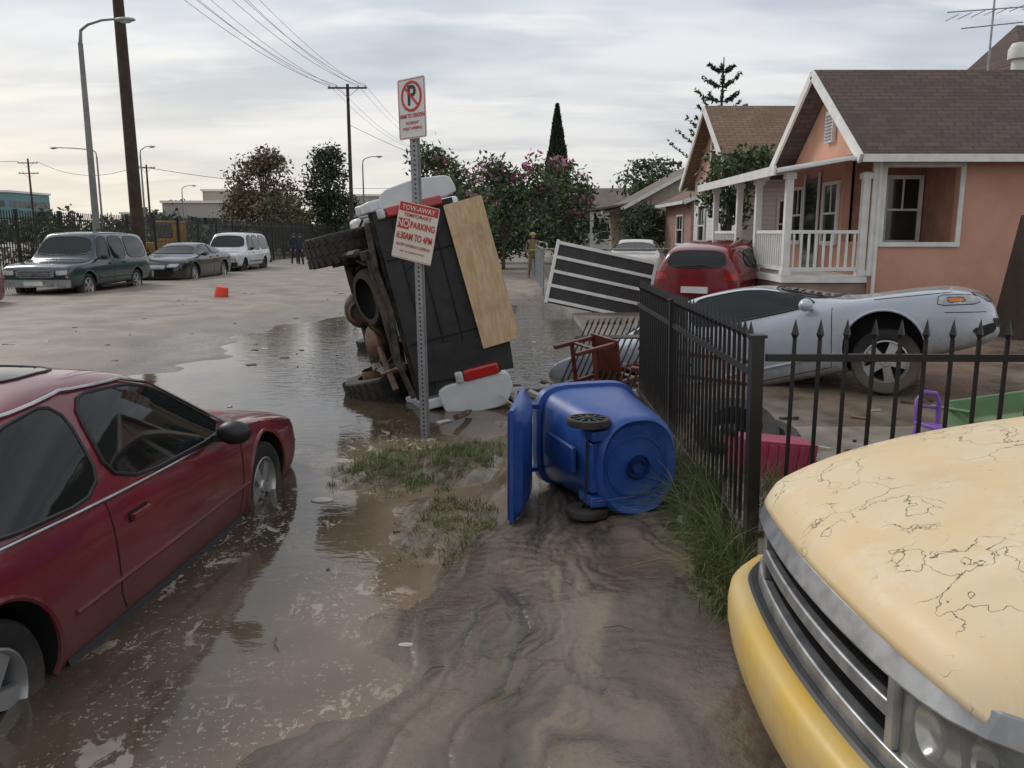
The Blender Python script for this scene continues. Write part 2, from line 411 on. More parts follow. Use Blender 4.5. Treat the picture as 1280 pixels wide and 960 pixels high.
coupe=[(-2.37,.36,.58,.64,.60,.45),(-2.33,.28,.71,.78,.76,.6),(-2.18,.23,.82,.895,.84,.70),(-1.75,.19,.84,.93,.875,.74),(-1.45,.18,.84,.98,.885,.70),
 (-.88,.17,.835,1.30,.89,.62),(-.35,.17,.82,1.365,.89,.65),(.1,.17,.80,1.34,.89,.64),(.35,.17,.79,1.255,.89,.64),(1.02,.17,.76,.855,.885,.75),(1.22,.17,.75,.825,.88,.75),
 (1.72,.18,.70,.765,.865,.70),(2.1,.2,.635,.69,.82,.64),(2.27,.22,.57,.61,.74,.56),(2.36,.28,.50,.53,.62,.45)]
redp=mat('red_car_paint',(.185,.007,.018),.32,coat=.8,var=.25,vs=1.5,dirt=((.14,.085,.065),.26,.66,.55))
side_gl=[[(.93,.82),(.36,1.17),(.06,1.25),(-.42,1.275),(-.42,.85)],[(-.50,.855),(-.50,1.275),(-.85,1.22),(-1.10,1.10),(-1.30,.885)]]
seamsC=[[(.96,.76),(.93,.5),(.86,.25),(-.42,.23),(-.5,.38),(-.52,.82)],[(-1.5,.88),(-2.1,.80)],[(1.6,.71),(2.1,.61)],[(1.45,.745),(1.02,.79)],[(2.0,.45),(2.2,.44)]]
def coupe_extra(t,pj,g):
    for s in (1,-1):
        pj.line(t,[(.97,.82),(.37,1.19),(.05,1.272),(-.42,1.297),(-.86,1.245),(-1.12,1.12),(-1.34,.885)],'y',s,chrome,.009,.012)
        pj.line(t,[(.96,.80),(-.42,.83),(-1.34,.86)],'y',s,chrome,.008,.008)
        pj.line(t,[(.9,.235),(-.9,.235)],'y',s,trim,.03,.0)
        pj.line(t,[(1.0,.45),(-.85,.45)],'y',s,redp,.014,.0)
    g2=chaikin([(-.25,-.38),(.25,-.38),(.25,.38),(-.25,.38)]); pj.panel(g,[(a-.25,b_) for a,b_ in g2],'z',1,glass,.006,.08); pj.line(t,[(a-.25,b_) for a,b_ in g2],'z',1,trim,.007,.004,True)
make_car('red_coupe_car',place((.078,.997),(-2.63,4.14,-.355)),redp,coupe,(1.36,-1.32),.31,.88,side_gl,
 [(1.0,-.72),(.42,-.57),(.42,.57),(1.0,.72)],[(-1.42,-.66),(-.95,-.56),(-.95,.56),(-1.42,.66)],
 head=[([(.36,.52),(.66,.53),(.68,.61),(.38,.60)],lensw)],tail=[([(.3,.62),(.7,.62),(.7,.76),(.3,.76)],lensr)],
 grille=[([(-.3,.51),(.3,.51),(.3,.57),(-.3,.57)],trim)],seams=seamsC,handles=[(-.3,.70)],mirror=(.63,.965,.865),extra=coupe_extra)
# silver car, nose up in the yard
silver=mat('silver_white_paint',(.46,.50,.56),.3,coat=.8,metal=.15,var=.15,vs=1.5,dirt=((.20,.16,.12),.14,.5,.8))
swed=[(-2.45,.36,.68,.72,.60,.45),(-2.41,.28,.84,.87,.76,.6),(-2.24,.23,.95,.98,.86,.72),(-1.8,.19,.98,1.02,.9,.74),(-1.4,.18,.97,1.06,.905,.70),
 (-.88,.17,.95,1.29,.91,.57),(-.35,.17,.93,1.36,.91,.60),(.2,.17,.91,1.33,.91,.585),(.45,.17,.90,1.25,.91,.59),(1.15,.17,.89,.95,.905,.76),(1.45,.17,.88,.92,.90,.76),
 (1.95,.17,.84,.88,.89,.72),(2.28,.18,.77,.81,.86,.66),(2.46,.2,.66,.70,.76,.56),(2.55,.26,.54,.58,.62,.45)]
hd=(.885,-.465); Mr=place(hd,(0,0,0),math.radians(15.5),math.radians(-2))
O=Vector((3.86,8.45,.35))-(Mr@Vector((1.48,-.80,.22)))
def w_extra(t,pj,g):
    for s in (1,-1): pj.line(t,[(1.02,.40),(-.9,.38)],'y',s,silver,.02,.0)
make_car('silver_car',Matrix.Translation(O)@Mr,silver,swed,(1.48,-1.34),.34,.90,[[(1.05,.935),(.45,1.21),(.15,1.28),(-.42,1.30),(-.42,.96)],[(-.50,.96),(-.50,1.30),(-.85,1.24),(-1.25,1.03)]],
 [(1.12,-.74),(.48,-.55),(.48,.55),(1.12,.74)],[(-1.36,-.66),(-.95,-.52),(-.95,.52),(-1.36,.66)],
 head=[([(.34,.60),(.66,.60),(.74,.73),(.42,.71)],lensw)],tail=[([(.3,.72),(.7,.72),(.7,.86),(.3,.86)],lensr)],
 fog=[([(2.05,.68),(2.42,.61),(2.38,.71),(2.08,.78)],lensw),([(2.15,.69),(2.3,.66),(2.28,.71),(2.15,.74)],lenso),([(2.35,.28),(2.5,.32),(2.5,.40),(2.3,.38)],dark)],
 grille=[([(-.3,.60),(.3,.60),(.3,.66),(-.3,.66)],trim),([(-.5,.30),(.5,.30),(.5,.42),(-.5,.42)],dark),([(.56,.34),(.68,.36),(.68,.44),(.56,.42)],dark),([(-.56,.34),(-.68,.36),(-.68,.44),(-.56,.42)],dark)],
 seams=[[(1.09,.88),(1.03,.6),(.96,.27),(-.42,.25),(-.5,.4),(-.52,.93)],[(1.5,.87),(2.2,.78)],[(2.1,.6),(2.45,.52)]],handles=[(-.3,.83)],mirror=(.86,.99,.97),mirrormat=silver,wheelz=.22,extra=w_extra)
# SUVs
suv=[(-2.62,.55,1.05,1.62,.88,.64),(-2.55,.45,1.08,1.80,.95,.70),(-2.35,.40,1.08,1.88,.98,.73),(-1.2,.38,1.08,1.92,.99,.74),(0,.36,1.07,1.93,1.0,.75),(.5,.36,1.06,1.89,1.,.74),(.62,.36,1.06,1.84,1.,.75),
 (1.18,.36,1.05,1.16,1.,.88),(1.35,.36,1.05,1.12,1.,.89),(2.25,.38,1.0,1.06,.99,.86),(2.5,.42,.95,1.0,.96,.84),(2.60,.46,.88,.92,.92,.8),(2.63,.5,.8,.85,.88,.76)]
def suvextra(paint,bar):
    def f(t,pj,g):
        t.b2((2.58,-.95,.42),(2.74,.95,.62),bar); t.b2((-2.74,-.95,.45),(-2.6,.95,.64),bar)
        for s in (1,-1):
            pj.line(t,[(1.0,.62),(-1.1,.62)],'y',s,trim,.03,.0); t.beam((-1.9,s*.66,1.98),(.3,s*.66,1.98),.05,.04,trim)
            t.b2((-1.15,s*.96,.33),(1.1,s*1.08,.38),trim)
        t.b2((2.745,-.26,.46),(2.752,.26,.58),white_paint)
    return f
suvg=[[(1.0,1.12),(.58,1.78),(.12,1.80),(.12,1.12)],[(.02,1.12),(.02,1.80),(-.85,1.80),(-.85,1.12)],[(-.98,1.12),(-.98,1.80),(-1.95,1.77),(-2.3,1.60),(-2.36,1.14)]]
suvs=[[(1.08,1.04),(1.05,.5)],[(.07,1.1),(.07,.45)],[(-.9,1.1),(-.92,.9),(-1.0,.6)]]
def mksuv(name,col,front_y,xc,rimm,bar,h=.0,ang=0,sc=1):
    p=mat(name+'_paint',col,.25,coat=.7,dirt=(MUD,.3,.6,.6))
    M=place((math.sin(ang),-math.cos(ang)),(xc,front_y+2.63*sc,-.22+h))@Matrix.Scale(sc,4)
    return make_car(name,M,p,suv,(1.62,-1.45),.38,.99,suvg,[(1.12,-.8),(.66,-.68),(.66,.68),(1.12,.8)],[(-.72,1.15),(.72,1.15),(.62,1.72),(-.62,1.72)],
     head=[([(.58,.74),(.88,.75),(.88,.88),(.58,.88)],lensw),([(.83,.66),(.9,.66),(.9,.73),(.83,.73)],lenso)],tail=[([(.74,.8),(.9,.8),(.9,1.2),(.78,1.2)],lensr)],
     grille=[([(-.52,.68),(.52,.68),(.52,.88),(-.52,.88)],chromeD),([(-.48,.71),(.48,.71),(.48,.74),(-.48,.74)],dark),([(-.48,.77),(.48,.77),(.48,.79),(-.48,.79)],dark),([(-.48,.82),(.48,.82),(.48,.85),(-.48,.85)],dark)],seams=suvs,handles=[(.3,1.0),(-.6,1.0)],
     mirror=(.9,1.1,1.2),extra=suvextra(p,bar),rgaxis='x',rim=rimm)
mksuv('dark_green_suv',(.016,.044,.050),22.8,-13.05,alloy,chromeD)
mksuv('white_suv',(.70,.72,.74),37.0,-13.1,trim,trim,sc=1.0)
far_sed=lambda name,col,fy,xc,hdg=(0,-1),z=-.2,sc=1: make_car(name,place(hdg,(xc,fy,z))@Matrix.Scale(sc,4),mat(name+'_paint',col,.25,coat=.8,dirt=(MUD,.15,.45,.5)),swed,(1.48,-1.34),.34,.90,
 [[(1.05,.935),(.45,1.21),(.15,1.28),(-.22,1.30),(-.22,.95)],[(-.30,.95),(-.30,1.30),(-.85,1.24),(-1.25,1.03)]],
 [(1.12,-.74),(.48,-.55),(.48,.55),(1.12,.74)],[(-1.36,-.66),(-.95,-.52),(-.95,.52),(-1.36,.66)],
 head=[([(.34,.58),(.66,.58),(.74,.70),(.42,.69)],lensw)],tail=[([(.3,.72),(.7,.72),(.7,.86),(.3,.86)],lensr)],
 grille=[([(-.3,.52),(.3,.52),(.3,.66),(-.3,.66)],chromeD),([(-.5,.28),(.5,.28),(.5,.4),(-.5,.4)],dark)],
 seams=[[(1.09,.9),(1.0,.3)],[(-.26,.95),(-.28,.3)]],handles=[(0,.85),(-.7,.87)],mirror=(.86,.99,.98))
far_sed('black_sedan_car',(.006,.006,.008),32.8,-12.8,sc=1.12)
far_sed('maroon_sedan_car',(.12,.01,.012),18.0,-13.2)
far_sed('beige_sedan_car',(.55,.48,.38),28.0,4.15,(-.2,-1),.12)
xo=[(-2.22,.42,.85,1.12,.80,.62),(-2.18,.34,.98,1.36,.87,.62),(-2.0,.28,1.02,1.50,.90,.62),(-1.4,.26,1.02,1.59,.92,.64),(-.5,.25,1.0,1.64,.925,.66),(.2,.25,.98,1.62,.925,.65),(.42,.25,.97,1.56,.92,.65),
 (1.15,.25,.96,1.04,.92,.78),(1.35,.25,.95,1.0,.91,.78),(1.9,.27,.88,.92,.89,.7),(2.15,.32,.75,.8,.8,.6),(2.24,.4,.6,.65,.66,.5)]
xp=mat('red_crossover_paint',(.22,.010,.016),.25,coat=.9,dirt=(MUD,.2,.5,.5))
def xextra(t,pj,g):
    t.b2((-2.3,-.26,.62),(-2.235,.26,.74),white_paint); pj.line(t,[(-.78,.5),(.78,.5)],'x',-1,trim,.03,.0)
make_car('red_crossover_car',place((.50,.866),(4.65,18.0,-.10)),xp,xo,(1.35,-1.32),.35,.915,[[(1.0,1.02),(.38,1.46),(.05,1.5),(.05,1.04)],[(-.03,1.04),(-.03,1.5),(-.85,1.48),(-.85,1.06)],[(-.95,1.06),(-.95,1.47),(-1.5,1.42),(-1.75,1.15)]],
 [(1.1,-.74),(.45,-.58),(.45,.58),(1.1,.74)],[(-.6,1.1),(.6,1.1),(.52,1.42),(-.52,1.42)],head=[([(.4,.66),(.7,.68),(.7,.8),(.42,.78)],lensw)],
 tail=[([(.52,.88),(.84,.86),(.84,1.02),(.62,1.02)],lensr)],seams=[[(1.05,.95),(.98,.35)],[(.01,1.0),(.0,.35)],[(-.9,1.02),(-.9,.8),(-1.0,.6)]],handles=[(.2,.9),(-.7,.92)],mirror=(.85,1.0,1.05),mirrormat=xp,rgaxis='x',extra=xextra)
# ---------------------------------------------------------------- overturned pickup
wp=mat('white_truck_paint',(.66,.67,.68),.35,coat=.5,var=.15,dirt=((.3,.25,.2),.1,.5,.6))
blk=mat('black_liner',(.012,.012,.014),.5,var=.6,vs=5,bump=.25,bs=30,col2=(.03,.028,.026))
ply,nt,b,oc=newmat('plywood'); gr=nz(nt,mapping(nt,oc,(8,1.2,9)),4,5,.6,.8); st=nz(nt,oc,3,4,.6)
c=mixc(nt,ss(nt,gr,.35,.65),(.62,.46,.28),(.50,.34,.19)); c=mixc(nt,mth(nt,'MULTIPLY',ss(nt,st,.5,.7),.45),c,(.30,.20,.12)); nt.links.new(c,b.inputs['Base Color']); b.inputs['Roughness'].default_value=.65
und=mat('undercarriage_grime',(.10,.075,.055),.75,col2=(.018,.015,.013),vs=9,bump=.5,bs=25)
rust=mat('rusty_exhaust',(.19,.10,.055),.7,col2=(.06,.04,.03),vs=10,bump=.4)
a=math.radians(13.5); F_=Vector((-.15,1,.0)).normalized(); Lv=Vector((-math.sin(a),0,math.cos(a))); Lv=(Lv-F_*Lv.dot(F_)).normalized(); Uv=F_.cross(Lv)
TM=Matrix.Identity(4); TS=1.07
for i,vv in enumerate((F_*TS,Lv*TS,Uv*TS,Vector((-2.02,8.05,.70)))):
    for j in range(3): TM[j][i]=vv[j]
tk=empty('overturned_pickup_truck',TM)
UZ=.12
mb=MB()
arc=[(.95+.5*math.cos(t),.70+.5*math.sin(t)) for t in np.linspace(0,math.pi,14)]
bedo=[(0,.84),(.0,1.55),(2.05,1.55),(2.05,.70)]+arc+[(.42,.76)]
for s in (1,-1): mb.prism(bedo,'y',s*.90,s*1.0,wp)
mb.build('bed_sides',tk,bevel=.03,seg=3)
mb=MB()
mb.prism(chaikin([(.885,.92),(1.06,.98),(1.10,1.30),(1.07,1.62),(.885,1.66)],2,.15),'x',-.05,.5,wp)
mb.prism(chaikin([(-.80,1.02),(-1.10,1.06),(-1.14,1.62),(-.98,1.74),(-.80,1.72)],2,.15),'x',-.06,.45,wp)
mb.build('rear_quarter_corners',tk,bevel=.03,seg=3)
mb=MB()
mb.b2((.03,-.9,.86),(2.05,.9,.90),blk); mb.b2((1.98,-.9,.90),(2.04,.9,1.5),wp)
mb.b2((.0,-.87,.86),(.06,.87,1.60),blk)
for zz in (1.02,1.2,1.38): mb.b2((-.012,-.80,zz-.006),(.0,.80,zz+.006),dark)
for yy in (-.35,.45): mb.b2((-.014,yy-.008,.88),(.0,yy+.008,1.58),dark)
mb.box((-.02,-.60,1.38),(.03,.34,.84),blk,Matrix.Rotation(math.radians(5),3,'X'))
mb.b2((-.02,-.90,1.54),(.9,.80,1.66),blk)
mb.tube([(-.03,.3,1.0),(-.04,.5,1.3),(-.03,.7,1.5),(-.03,.84,1.52)],.008,trim)
mb.build('tailgate_and_liner',tk,bevel=.01)
mb=MB(); mb.box((-.07,.14,1.70),(.018,1.36,.36),ply,Matrix.Rotation(math.radians(-2),3,'X')); mb.box((.5,.1,1.82),(1.0,1.2,.018),ply); mb.build('plywood_sheet',tk,bevel=.003)
mb=MB()
cab=chaikin([(2.1,.55),(2.1,1.30),(2.2,1.86),(3.35,1.88),(3.98,1.34),(5.15,1.22),(5.28,1.1),(5.3,.55)],2,.08)
mb.prism(cab,'y',-.93,.93,wp); mb.build('cab',tk,bevel=.06,seg=3)
mb=MB()
for s in (1,-1):
    mb.prism(chaikin([(2.4,1.35),(2.45,1.74),(3.2,1.74),(3.7,1.36)],2,.1),'y',s*.925,s*.936,glass)
    mb.box((3.05,s*1.07,1.42),(.12,.2,.2),trim)
mb.b2((2.085,-.7,1.42),(2.11,.7,1.76),glass)
P=[(3.42,-.78,1.85),(3.42,.78,1.85),(3.96,.84,1.38),(3.96,-.84,1.38)]; mb.add([(p[0]+.02,p[1],p[2]+.02) for p in P],[(0,1,2,3)],glass)
mb.build('windows',tk)
mb=MB()
mb.b2((-.075,.82,.98),(.07,.91,1.50),lensr); mb.b2((-.078,.82,.90),(.07,.91,.975),lensw)
mb.b2((-.085,-.81,1.30),(.07,-.70,1.64),lensr); mb.b2((-.088,-.81,1.22),(.07,-.70,1.295),lensw)
mb.build('tail_lights',tk,bevel=.02,seg=3)
mb=MB()
for s in (1,-1):
    mb.b2((.05,s*.50,.66),(4.9,s*.58,.80),und)
    pts=[(.1,s*.58,.52+UZ),(.5,s*.58,.42+UZ),(.95,s*.58,.38+UZ),(1.4,s*.58,.42+UZ),(1.8,s*.58,.54+UZ)]
    for k in range(4): mb.tube([(p[0],p[1],p[2]-.018*k+.02) for p in pts[(k>2):5-(k>2)]],.03,und,n=4)
    mb.cyl((.6,s*.42,.80),(.9,s*.62,.38+UZ),.035,rust); mb.cyl((.68,s*.45,.72),(.82,s*.56,.58),.055,trim); mb.box((.95,s*.58,.42+UZ),(.16,.13,.16),und)
for xx in (.05,.75,1.5,2.3,3.2,4.2): mb.b2((xx,-.5,.70),(xx+.08,.5,.78),und)
mb.cyl((.95,-.74,.37+UZ),(.95,.66,.37+UZ),.05,und); mb.ell((.95,.0,.37+UZ),(.17,.19,.17),und,16); mb.lathe([(.0,0),(.12,0),(.13,-.03),(.1,-.06)],(.79,.0,.37+UZ),(1,0,0),rust,16)
for s,yy in ((1,.52),(-1,-.66)): mb.lathe([(.16,-.04),(.17,0),(.17,.06),(.12,.08),(.0,.08)],(.95,yy,.37+UZ),(0,s,0),rust,20)
mb.cyl((1.05,.05,.38+UZ),(3.0,.05,.65),.045,und); mb.b2((2.8,-.2,.52),(3.6,.25,.78),und)
mb.ell((.55,-.30,.60),(.34,.19,.13),rust,16); mb.tube([(1.9,-.34,.6),(1.2,-.32,.62),(.9,-.3,.62)],.035,rust,8); mb.tube([(.25,-.32,.6),(.1,-.45,.62),(-.05,-.72,.66)],.03,rust,8)
mb.b2((1.3,.2,.52),(2.3,.5,.72),und); mb.b2((.1,-.9,.82),(2.0,.9,.858),und)
mb.lathe([(.2,-.1),(.25,-.1),(.28,-.05),(.28,.05),(.25,.1),(.2,.1),(.1,.02),(.02,.02)],(.36,.14,.68),(.5,0,1),rubber2,28)
mb.tube([(0.02,.82,.80),(.03,.4,.76),(.05,0,.80),(.03,-.5,.74),(.02,-.85,.80)],.03,und,8)
for k in range(26):
    x0=R.uniform(.1,3);y0=R.uniform(-.8,.8); mb.tube([(x0,y0,.72),(x0+R.uniform(-.4,.4),y0+R.uniform(-.2,.2),.56),(x0+R.uniform(-.5,.5),y0+R.uniform(-.3,.3),.72)],.014,R.choice((und,rust,trim)),5)
mb.build('undercarriage',tk,bevel=.008)
for x in (.95,4.35):
    for s,yy in ((1,.66),(-1,-.84)):
        wr=.38 if x<2 else .36
        mb=MB(); wheel(mb,(x,yy,.37+UZ),wr,.30,s,alloy,6,rubber2,.58)
        for k in range(30):
            an=2*math.pi*k/30; c=Vector((x+(wr+.002)*math.cos(an),yy,.37+UZ+(wr+.002)*math.sin(an)))
            rt=Matrix.Rotation(-an,3,'Y')
            for q in (-.10,.0,.10): mb.box(c+Vector((0,q,0)),(.016,.075,.05),rubber2,rt@Matrix.Rotation(.25,3,'X'))
        mb.build('wheel',tk)
# ---------------------------------------------------------------- yellow pickup (front in view), heading -X
yp,nt,b,oc=newmat('faded_yellow_paint')
n1=nz(nt,oc,2.2,5,.6); vo=nt.nodes.new('ShaderNodeTexVoronoi'); vo.feature='DISTANCE_TO_EDGE'; vo.inputs['Scale'].default_value=5.5
wv=nt.nodes.new('ShaderNodeVectorMath'); wv.operation='ADD'; nn=nt.nodes.new('ShaderNodeTexNoise'); nn.inputs['Scale'].default_value=9; nn.inputs['Detail'].default_value=4; nt.links.new(oc,nn.inputs['Vector'])
sc=nt.nodes.new('ShaderNodeVectorMath'); sc.operation='SCALE'; sc.inputs['Scale'].default_value=.24; nt.links.new(nn.outputs['Color'],sc.inputs[0])
nt.links.new(oc,wv.inputs[0]); nt.links.new(sc.outputs[0],wv.inputs[1]); nt.links.new(wv.outputs[0],vo.inputs['Vector'])
msk=ss(nt,nz(nt,oc,2.3,3,.6),.50,.57)
crack=mth(nt,'MULTIPLY',mth(nt,'SUBTRACT',1,ss(nt,vo.outputs['Distance'],.0,.016)),msk)
spots=ss(nt,nz(nt,oc,30,4,.7),.62,.72)
c=mixc(nt,ss(nt,n1,.3,.7),(.72,.52,.27),(.70,.57,.37)); c=mixc(nt,mth(nt,'MULTIPLY',ss(nt,nz(nt,oc,5,5,.7),.48,.72),.7),c,(.76,.65,.47))
c=mixc(nt,mth(nt,'MULTIPLY',ss(nt,nz(nt,oc,1.7,4,.6),.52,.72),.4),c,(.50,.36,.18))
c=mixc(nt,mth(nt,'MULTIPLY',spots,.5),c,(.36,.24,.13)); c=mixc(nt,crack,c,(.10,.06,.04)); nt.links.new(c,b.inputs['Base Color'])
nt.links.new(mth(nt,'MULTIPLY_ADD',n1,.3,.32),b.inputs['Roughness'])
bumpn(nt,b,mth(nt,'SUBTRACT',1,crack),.4,.004)
yb=mat('yellow_bumper_paint',(.66,.42,.07),.42,col2=(.6,.45,.2),vs=3,dirt=((.25,.2,.14),.1,.42,.6))
YT=Matrix.Translation((.88,2.32,-.08))@Matrix.Rotation(math.pi,4,'Z')
yt=empty('yellow_pickup_truck',YT)
def hoodpt(s,t):
    at=abs(t); xf=.0-.09*t*t-.11*at**9
    z=.815+.19*(1-math.exp(-s/.35))+.10*s
    z-=.03*t*t+.07*at**10
    if s<.06: z-=.05*(1-s/.06)**2
    z+=.012*math.exp(-((at-.55)/.05)**2)*min(1,s*4)
    return (xf-s*(1-.08*at**6),t*.84,z)
V=[];F=[]; S=[0,.008,.02,.04,.07,.11,.16,.22,.3,.4,.52,.66,.82,1.0,1.2,1.4]; T=list(np.linspace(-1,1,61))
for s_ in S:
    for t_ in T: V.append(hoodpt(s_,t_))
n=len(T)
for i in range(len(S)-1):
    for j in range(n-1): F.append((i*n+j,i*n+j+1,(i+1)*n+j+1,(i+1)*n+j))
mb=MB(); mb.add(V,F,yp)
ob=mb.build('hood',yt,smooth=60); sl=ob.modifiers.new('t','SOLIDIFY'); sl.thickness=.03; sl.offset=-1 if ob.data.polygons[0].normal.z>0 else 1
def front(t,z,off=0):
    at=abs(t); return (-.012-.09*t*t-.11*at**9+off-(.80-z)*.02,t*.832,z)
def strip(mb,t0,t1,z0,z1,off0,off1,m,nn=24,depth=.05):
    for k in range(nn):
        a0=t0+(t1-t0)*k/nn; a1=t0+(t1-t0)*(k+1)/nn
        P=[front(a0,z0,off0),front(a1,z0,off0),front(a1,z1,off1),front(a0,z1,off1)]
        Q=[(p[0]-depth,p[1],p[2]) for p in P]
        mb.add(P+Q,[(0,1,2,3),(4,7,6,5),(0,4,5,1),(3,2,6,7)]+([(0,3,7,4)] if k==0 else [])+([(1,5,6,2)] if k==nn-1 else []),m)
mb=MB()
strip(mb,-.995,.995,.690,.758,.034,.002,chromeD); strip(mb,-.995,.995,.45,.505,.030,.026,chromeD)
strip(mb,-.6,.6,.578,.620,.026,.02,chromeD); 
for tt in (-.605,.605): strip(mb,tt-.022,tt+.022,.505,.690,.024,.022,chromeD,2)
for t0,t1 in ((-.995,-.97),(.97,.995)): strip(mb,t0,t1,.505,.690,.02,.018,chromeD,2)
mb.build('grille_chrome',yt,smooth=50,bevel=.007,seg=3)
mb=MB(); strip(mb,-.97,.97,.46,.74,-.07,-.07,dark)
for k in range(9):
    z=.512+k*.0225
    if abs(z-.6)<.02: continue
    strip(mb,-.585,.585,z,z+.008,-.008,.002,trim,24,.04)
for k in range(11): tt=-.55+k*.11; strip(mb,tt-.004,tt+.004,.505,.690,-.03,-.03,trim,1,.02)
strip(mb,-.99,.99,.758,.775,-.02,-.02,dark)
mb.build('grille_slats',yt,smooth=50)
mb=MB()
for s in (1,-1):
    t0,t1=(.63,.965) if s>0 else (-.965,-.63)
    strip(mb,t0,t1,.505,.690,-.05,-.05,chromeD,10,.01)
    tm=.80*s; strip(mb,tm-.008,tm+.008,.505,.690,-.04,-.02,trim,2)
    for q,rr_ in ((.71,.062),(.88,.062)):
        f=front(q*s,.60,-.03); mb.lathe([(rr_,.018),(rr_*.8,0),(rr_*.4,-.012),(.0,-.015)],f,(1,0,0),chrome,24)
headr=mb.build('headlight_reflectors',yt,smooth=50)
hl,nt,b,oc=newmat('headlight_glass'); b.inputs['Base Color'].default_value=(.9,.9,.86,1); b.inputs['Roughness'].default_value=.06; b.inputs['Transmission Weight'].default_value=.9; b.inputs['IOR'].default_value=1.3
mb=MB()
for s in (1,-1):
    t0,t1=(.63,.97) if s>0 else (-.97,-.63); strip(mb,t0,t1,.505,.690,.008,.004,hl,10,.006)
mb.build('headlight_lenses',yt,smooth=50)
mb=MB(); prof=[(-.12,.435),(.0,.452),(.035,.45),(.062,.43),(.07,.38),(.066,.30),(.05,.22),(.02,.18),(-.04,.17)]
V=[];F=[];TT=list(np.linspace(-1.03,1.03,45)); k=len(prof)
for t_ in TT:
    at=abs(t_); bx=.045-.09*t_*t_-.16*max(0,at-.7)**2*6
    for px,pz in prof: V.append((bx+px,t_*.83,pz))
for i in range(len(TT)-1):
    for j in range(k-1): F.append((i*k+j,i*k+j+1,(i+1)*k+j+1,(i+1)*k+j))
F+= [tuple(range(k)),tuple(range((len(TT)-1)*k,len(TT)*k))]
mb.add(V,F,yb)
for s in (1,-1): mb.beam((-.10,s*.84,.31),(-.75,s*.85,.31),.05,.2,yb)
mb.build('bumper',yt,smooth=45)
mb=MB()
V=[];F=[]
for t_ in TT[1:-1]:
    at=abs(t_); bx=.045-.09*t_*t_-.16*max(0,at-.7)**2*6
    V+=[(bx-.06,t_*.82,.449),(bx-.01,t_*.82,.460),(bx+.0,t_*.82,.452)]
for i in range(len(TT)-3):
    for j in range(2): F.append((i*3+j,i*3+j+1,i*3+4+j,i*3+3+j))
mb.add(V,F,trim)
mb.build('bumper_strip',yt,smooth=45)
mb=MB(); mb.b2((-.6,-.72,.20),(-.14,.72,.60),dark)
for s in (1,-1):
    o=[(-.2,.72),(-.2,.40),(-.42,.36)]+[(-.80+.38*math.cos(q),.34+.38*math.sin(q)) for q in np.linspace(.1,math.pi-.1,14)]+[(-1.2,.30),(-1.5,.30),(-1.5,.92),(-1.1,.88),(-.6,.84),(-.3,.78)]
    mb.prism(o,'y',s*.74,s*.832,yp)
mb.build('fenders',yt,bevel=.02,seg=3)
mb=MB(); cabo=chaikin([(-1.42,.3),(-1.42,1.0),(-1.95,1.55),(-3.0,1.55),(-3.1,1.0),(-3.1,.3)],2,.08); mb.prism(cabo,'y',-.80,.80,yp)
mb.b2((-5.0,-.82,.42),(-3.14,.82,.92),yp); mb.build('cab_and_bed',yt,bevel=.03)
mb=MB(); mb.add([(-1.50,-.70,1.08),(-1.50,.70,1.08),(-1.90,.62,1.49),(-1.90,-.62,1.49)],[(0,1,2,3)],glass)
mb.v=[(x+.012,y,z+.012) for x,y,z in mb.v]
for s in (1,-1): mb.prism([(-1.75,1.05),(-2.05,1.47),(-2.85,1.47),(-2.95,1.05)],'y',s*.80,s*.806,glass)
mb.build('windows',yt)
for x in (-.80,-3.9):
    for s in (1,-1): mb=MB(); wheel(mb,(x,s*.70,.30),.32,.2,s,chromeD,8); mb.build('wheel',yt)
# ---------------------------------------------------------------- bin
bb,nt,b,oc=newmat('blue_plastic'); q1=nz(nt,oc,3,5,.65); q2=nz(nt,mapping(nt,oc,(1,1,3)),5,5,.7)
c=mixc(nt,ss(nt,q1,.3,.7),(.011,.052,.24),(.020,.078,.29)); c=mixc(nt,mth(nt,'MULTIPLY',ss(nt,q2,.54,.72),.45),c,(.13,.12,.11)); nt.links.new(c,b.inputs['Base Color'])
nt.links.new(mth(nt,'MULTIPLY_ADD',q1,.3,.24),b.inputs['Roughness']); bumpn(nt,b,nz(nt,oc,60,3),.05)
bbd=mat('blue_plastic_rim',(.008,.04,.20),.42,vs=5)
BM=Matrix.Identity(4); A=Vector((-.3,.954,0)).normalized(); Xv=Vector((.954,.3,0)).normalized(); Yv=A.cross(Xv)
for i,vv in enumerate((Xv,Yv,A,Vector((.74,4.74,.285)))):
    for j in range(3): BM[j][i]=vv[j]
bn_=empty('blue_trash_bin',BM)
def sring(cx,dx,wy,z,e=3.2,n=40,flat=0):
    o=[]
    for i in range(n):
        an=2*math.pi*i/n; c=math.cos(an); s_=math.sin(an)
        o.append((cx+math.copysign(abs(c)**(2/e),c)*dx,math.copysign(abs(s_)**(2/e),s_)*wy,z))
    return o
mb=MB(); rings=[(0.01,.20,.25,0.03,2.4),(.015,.235,.285,.0,2.4),(.015,.255,.30,.02,2.5),(.02,.265,.305,.06,2.6),(.03,.30,.315,.35,3.2),(.04,.335,.33,.75,4),(.045,.345,.335,.86,4.5),(.045,.375,.355,.865,4.5),(.045,.38,.36,.93,4.5),(.045,.36,.34,.935,4.5),(.045,.345,.325,.90,4.5),(.03,.27,.28,.3,3),(.02,.2,.22,.06,2.5)]
V=[];F=[];n=40
for cx,dx,wy,z,e in rings: V+=sring(cx,dx,wy,z,e)
for i in range(len(rings)-1):
    for j in range(n): F.append((i*n+j,i*n+(j+1)%n,(i+1)*n+(j+1)%n,(i+1)*n+j))
F+=[tuple(range(n)),tuple(range((len(rings)-1)*n,len(rings)*n))]
mb.add(V,F,bb)
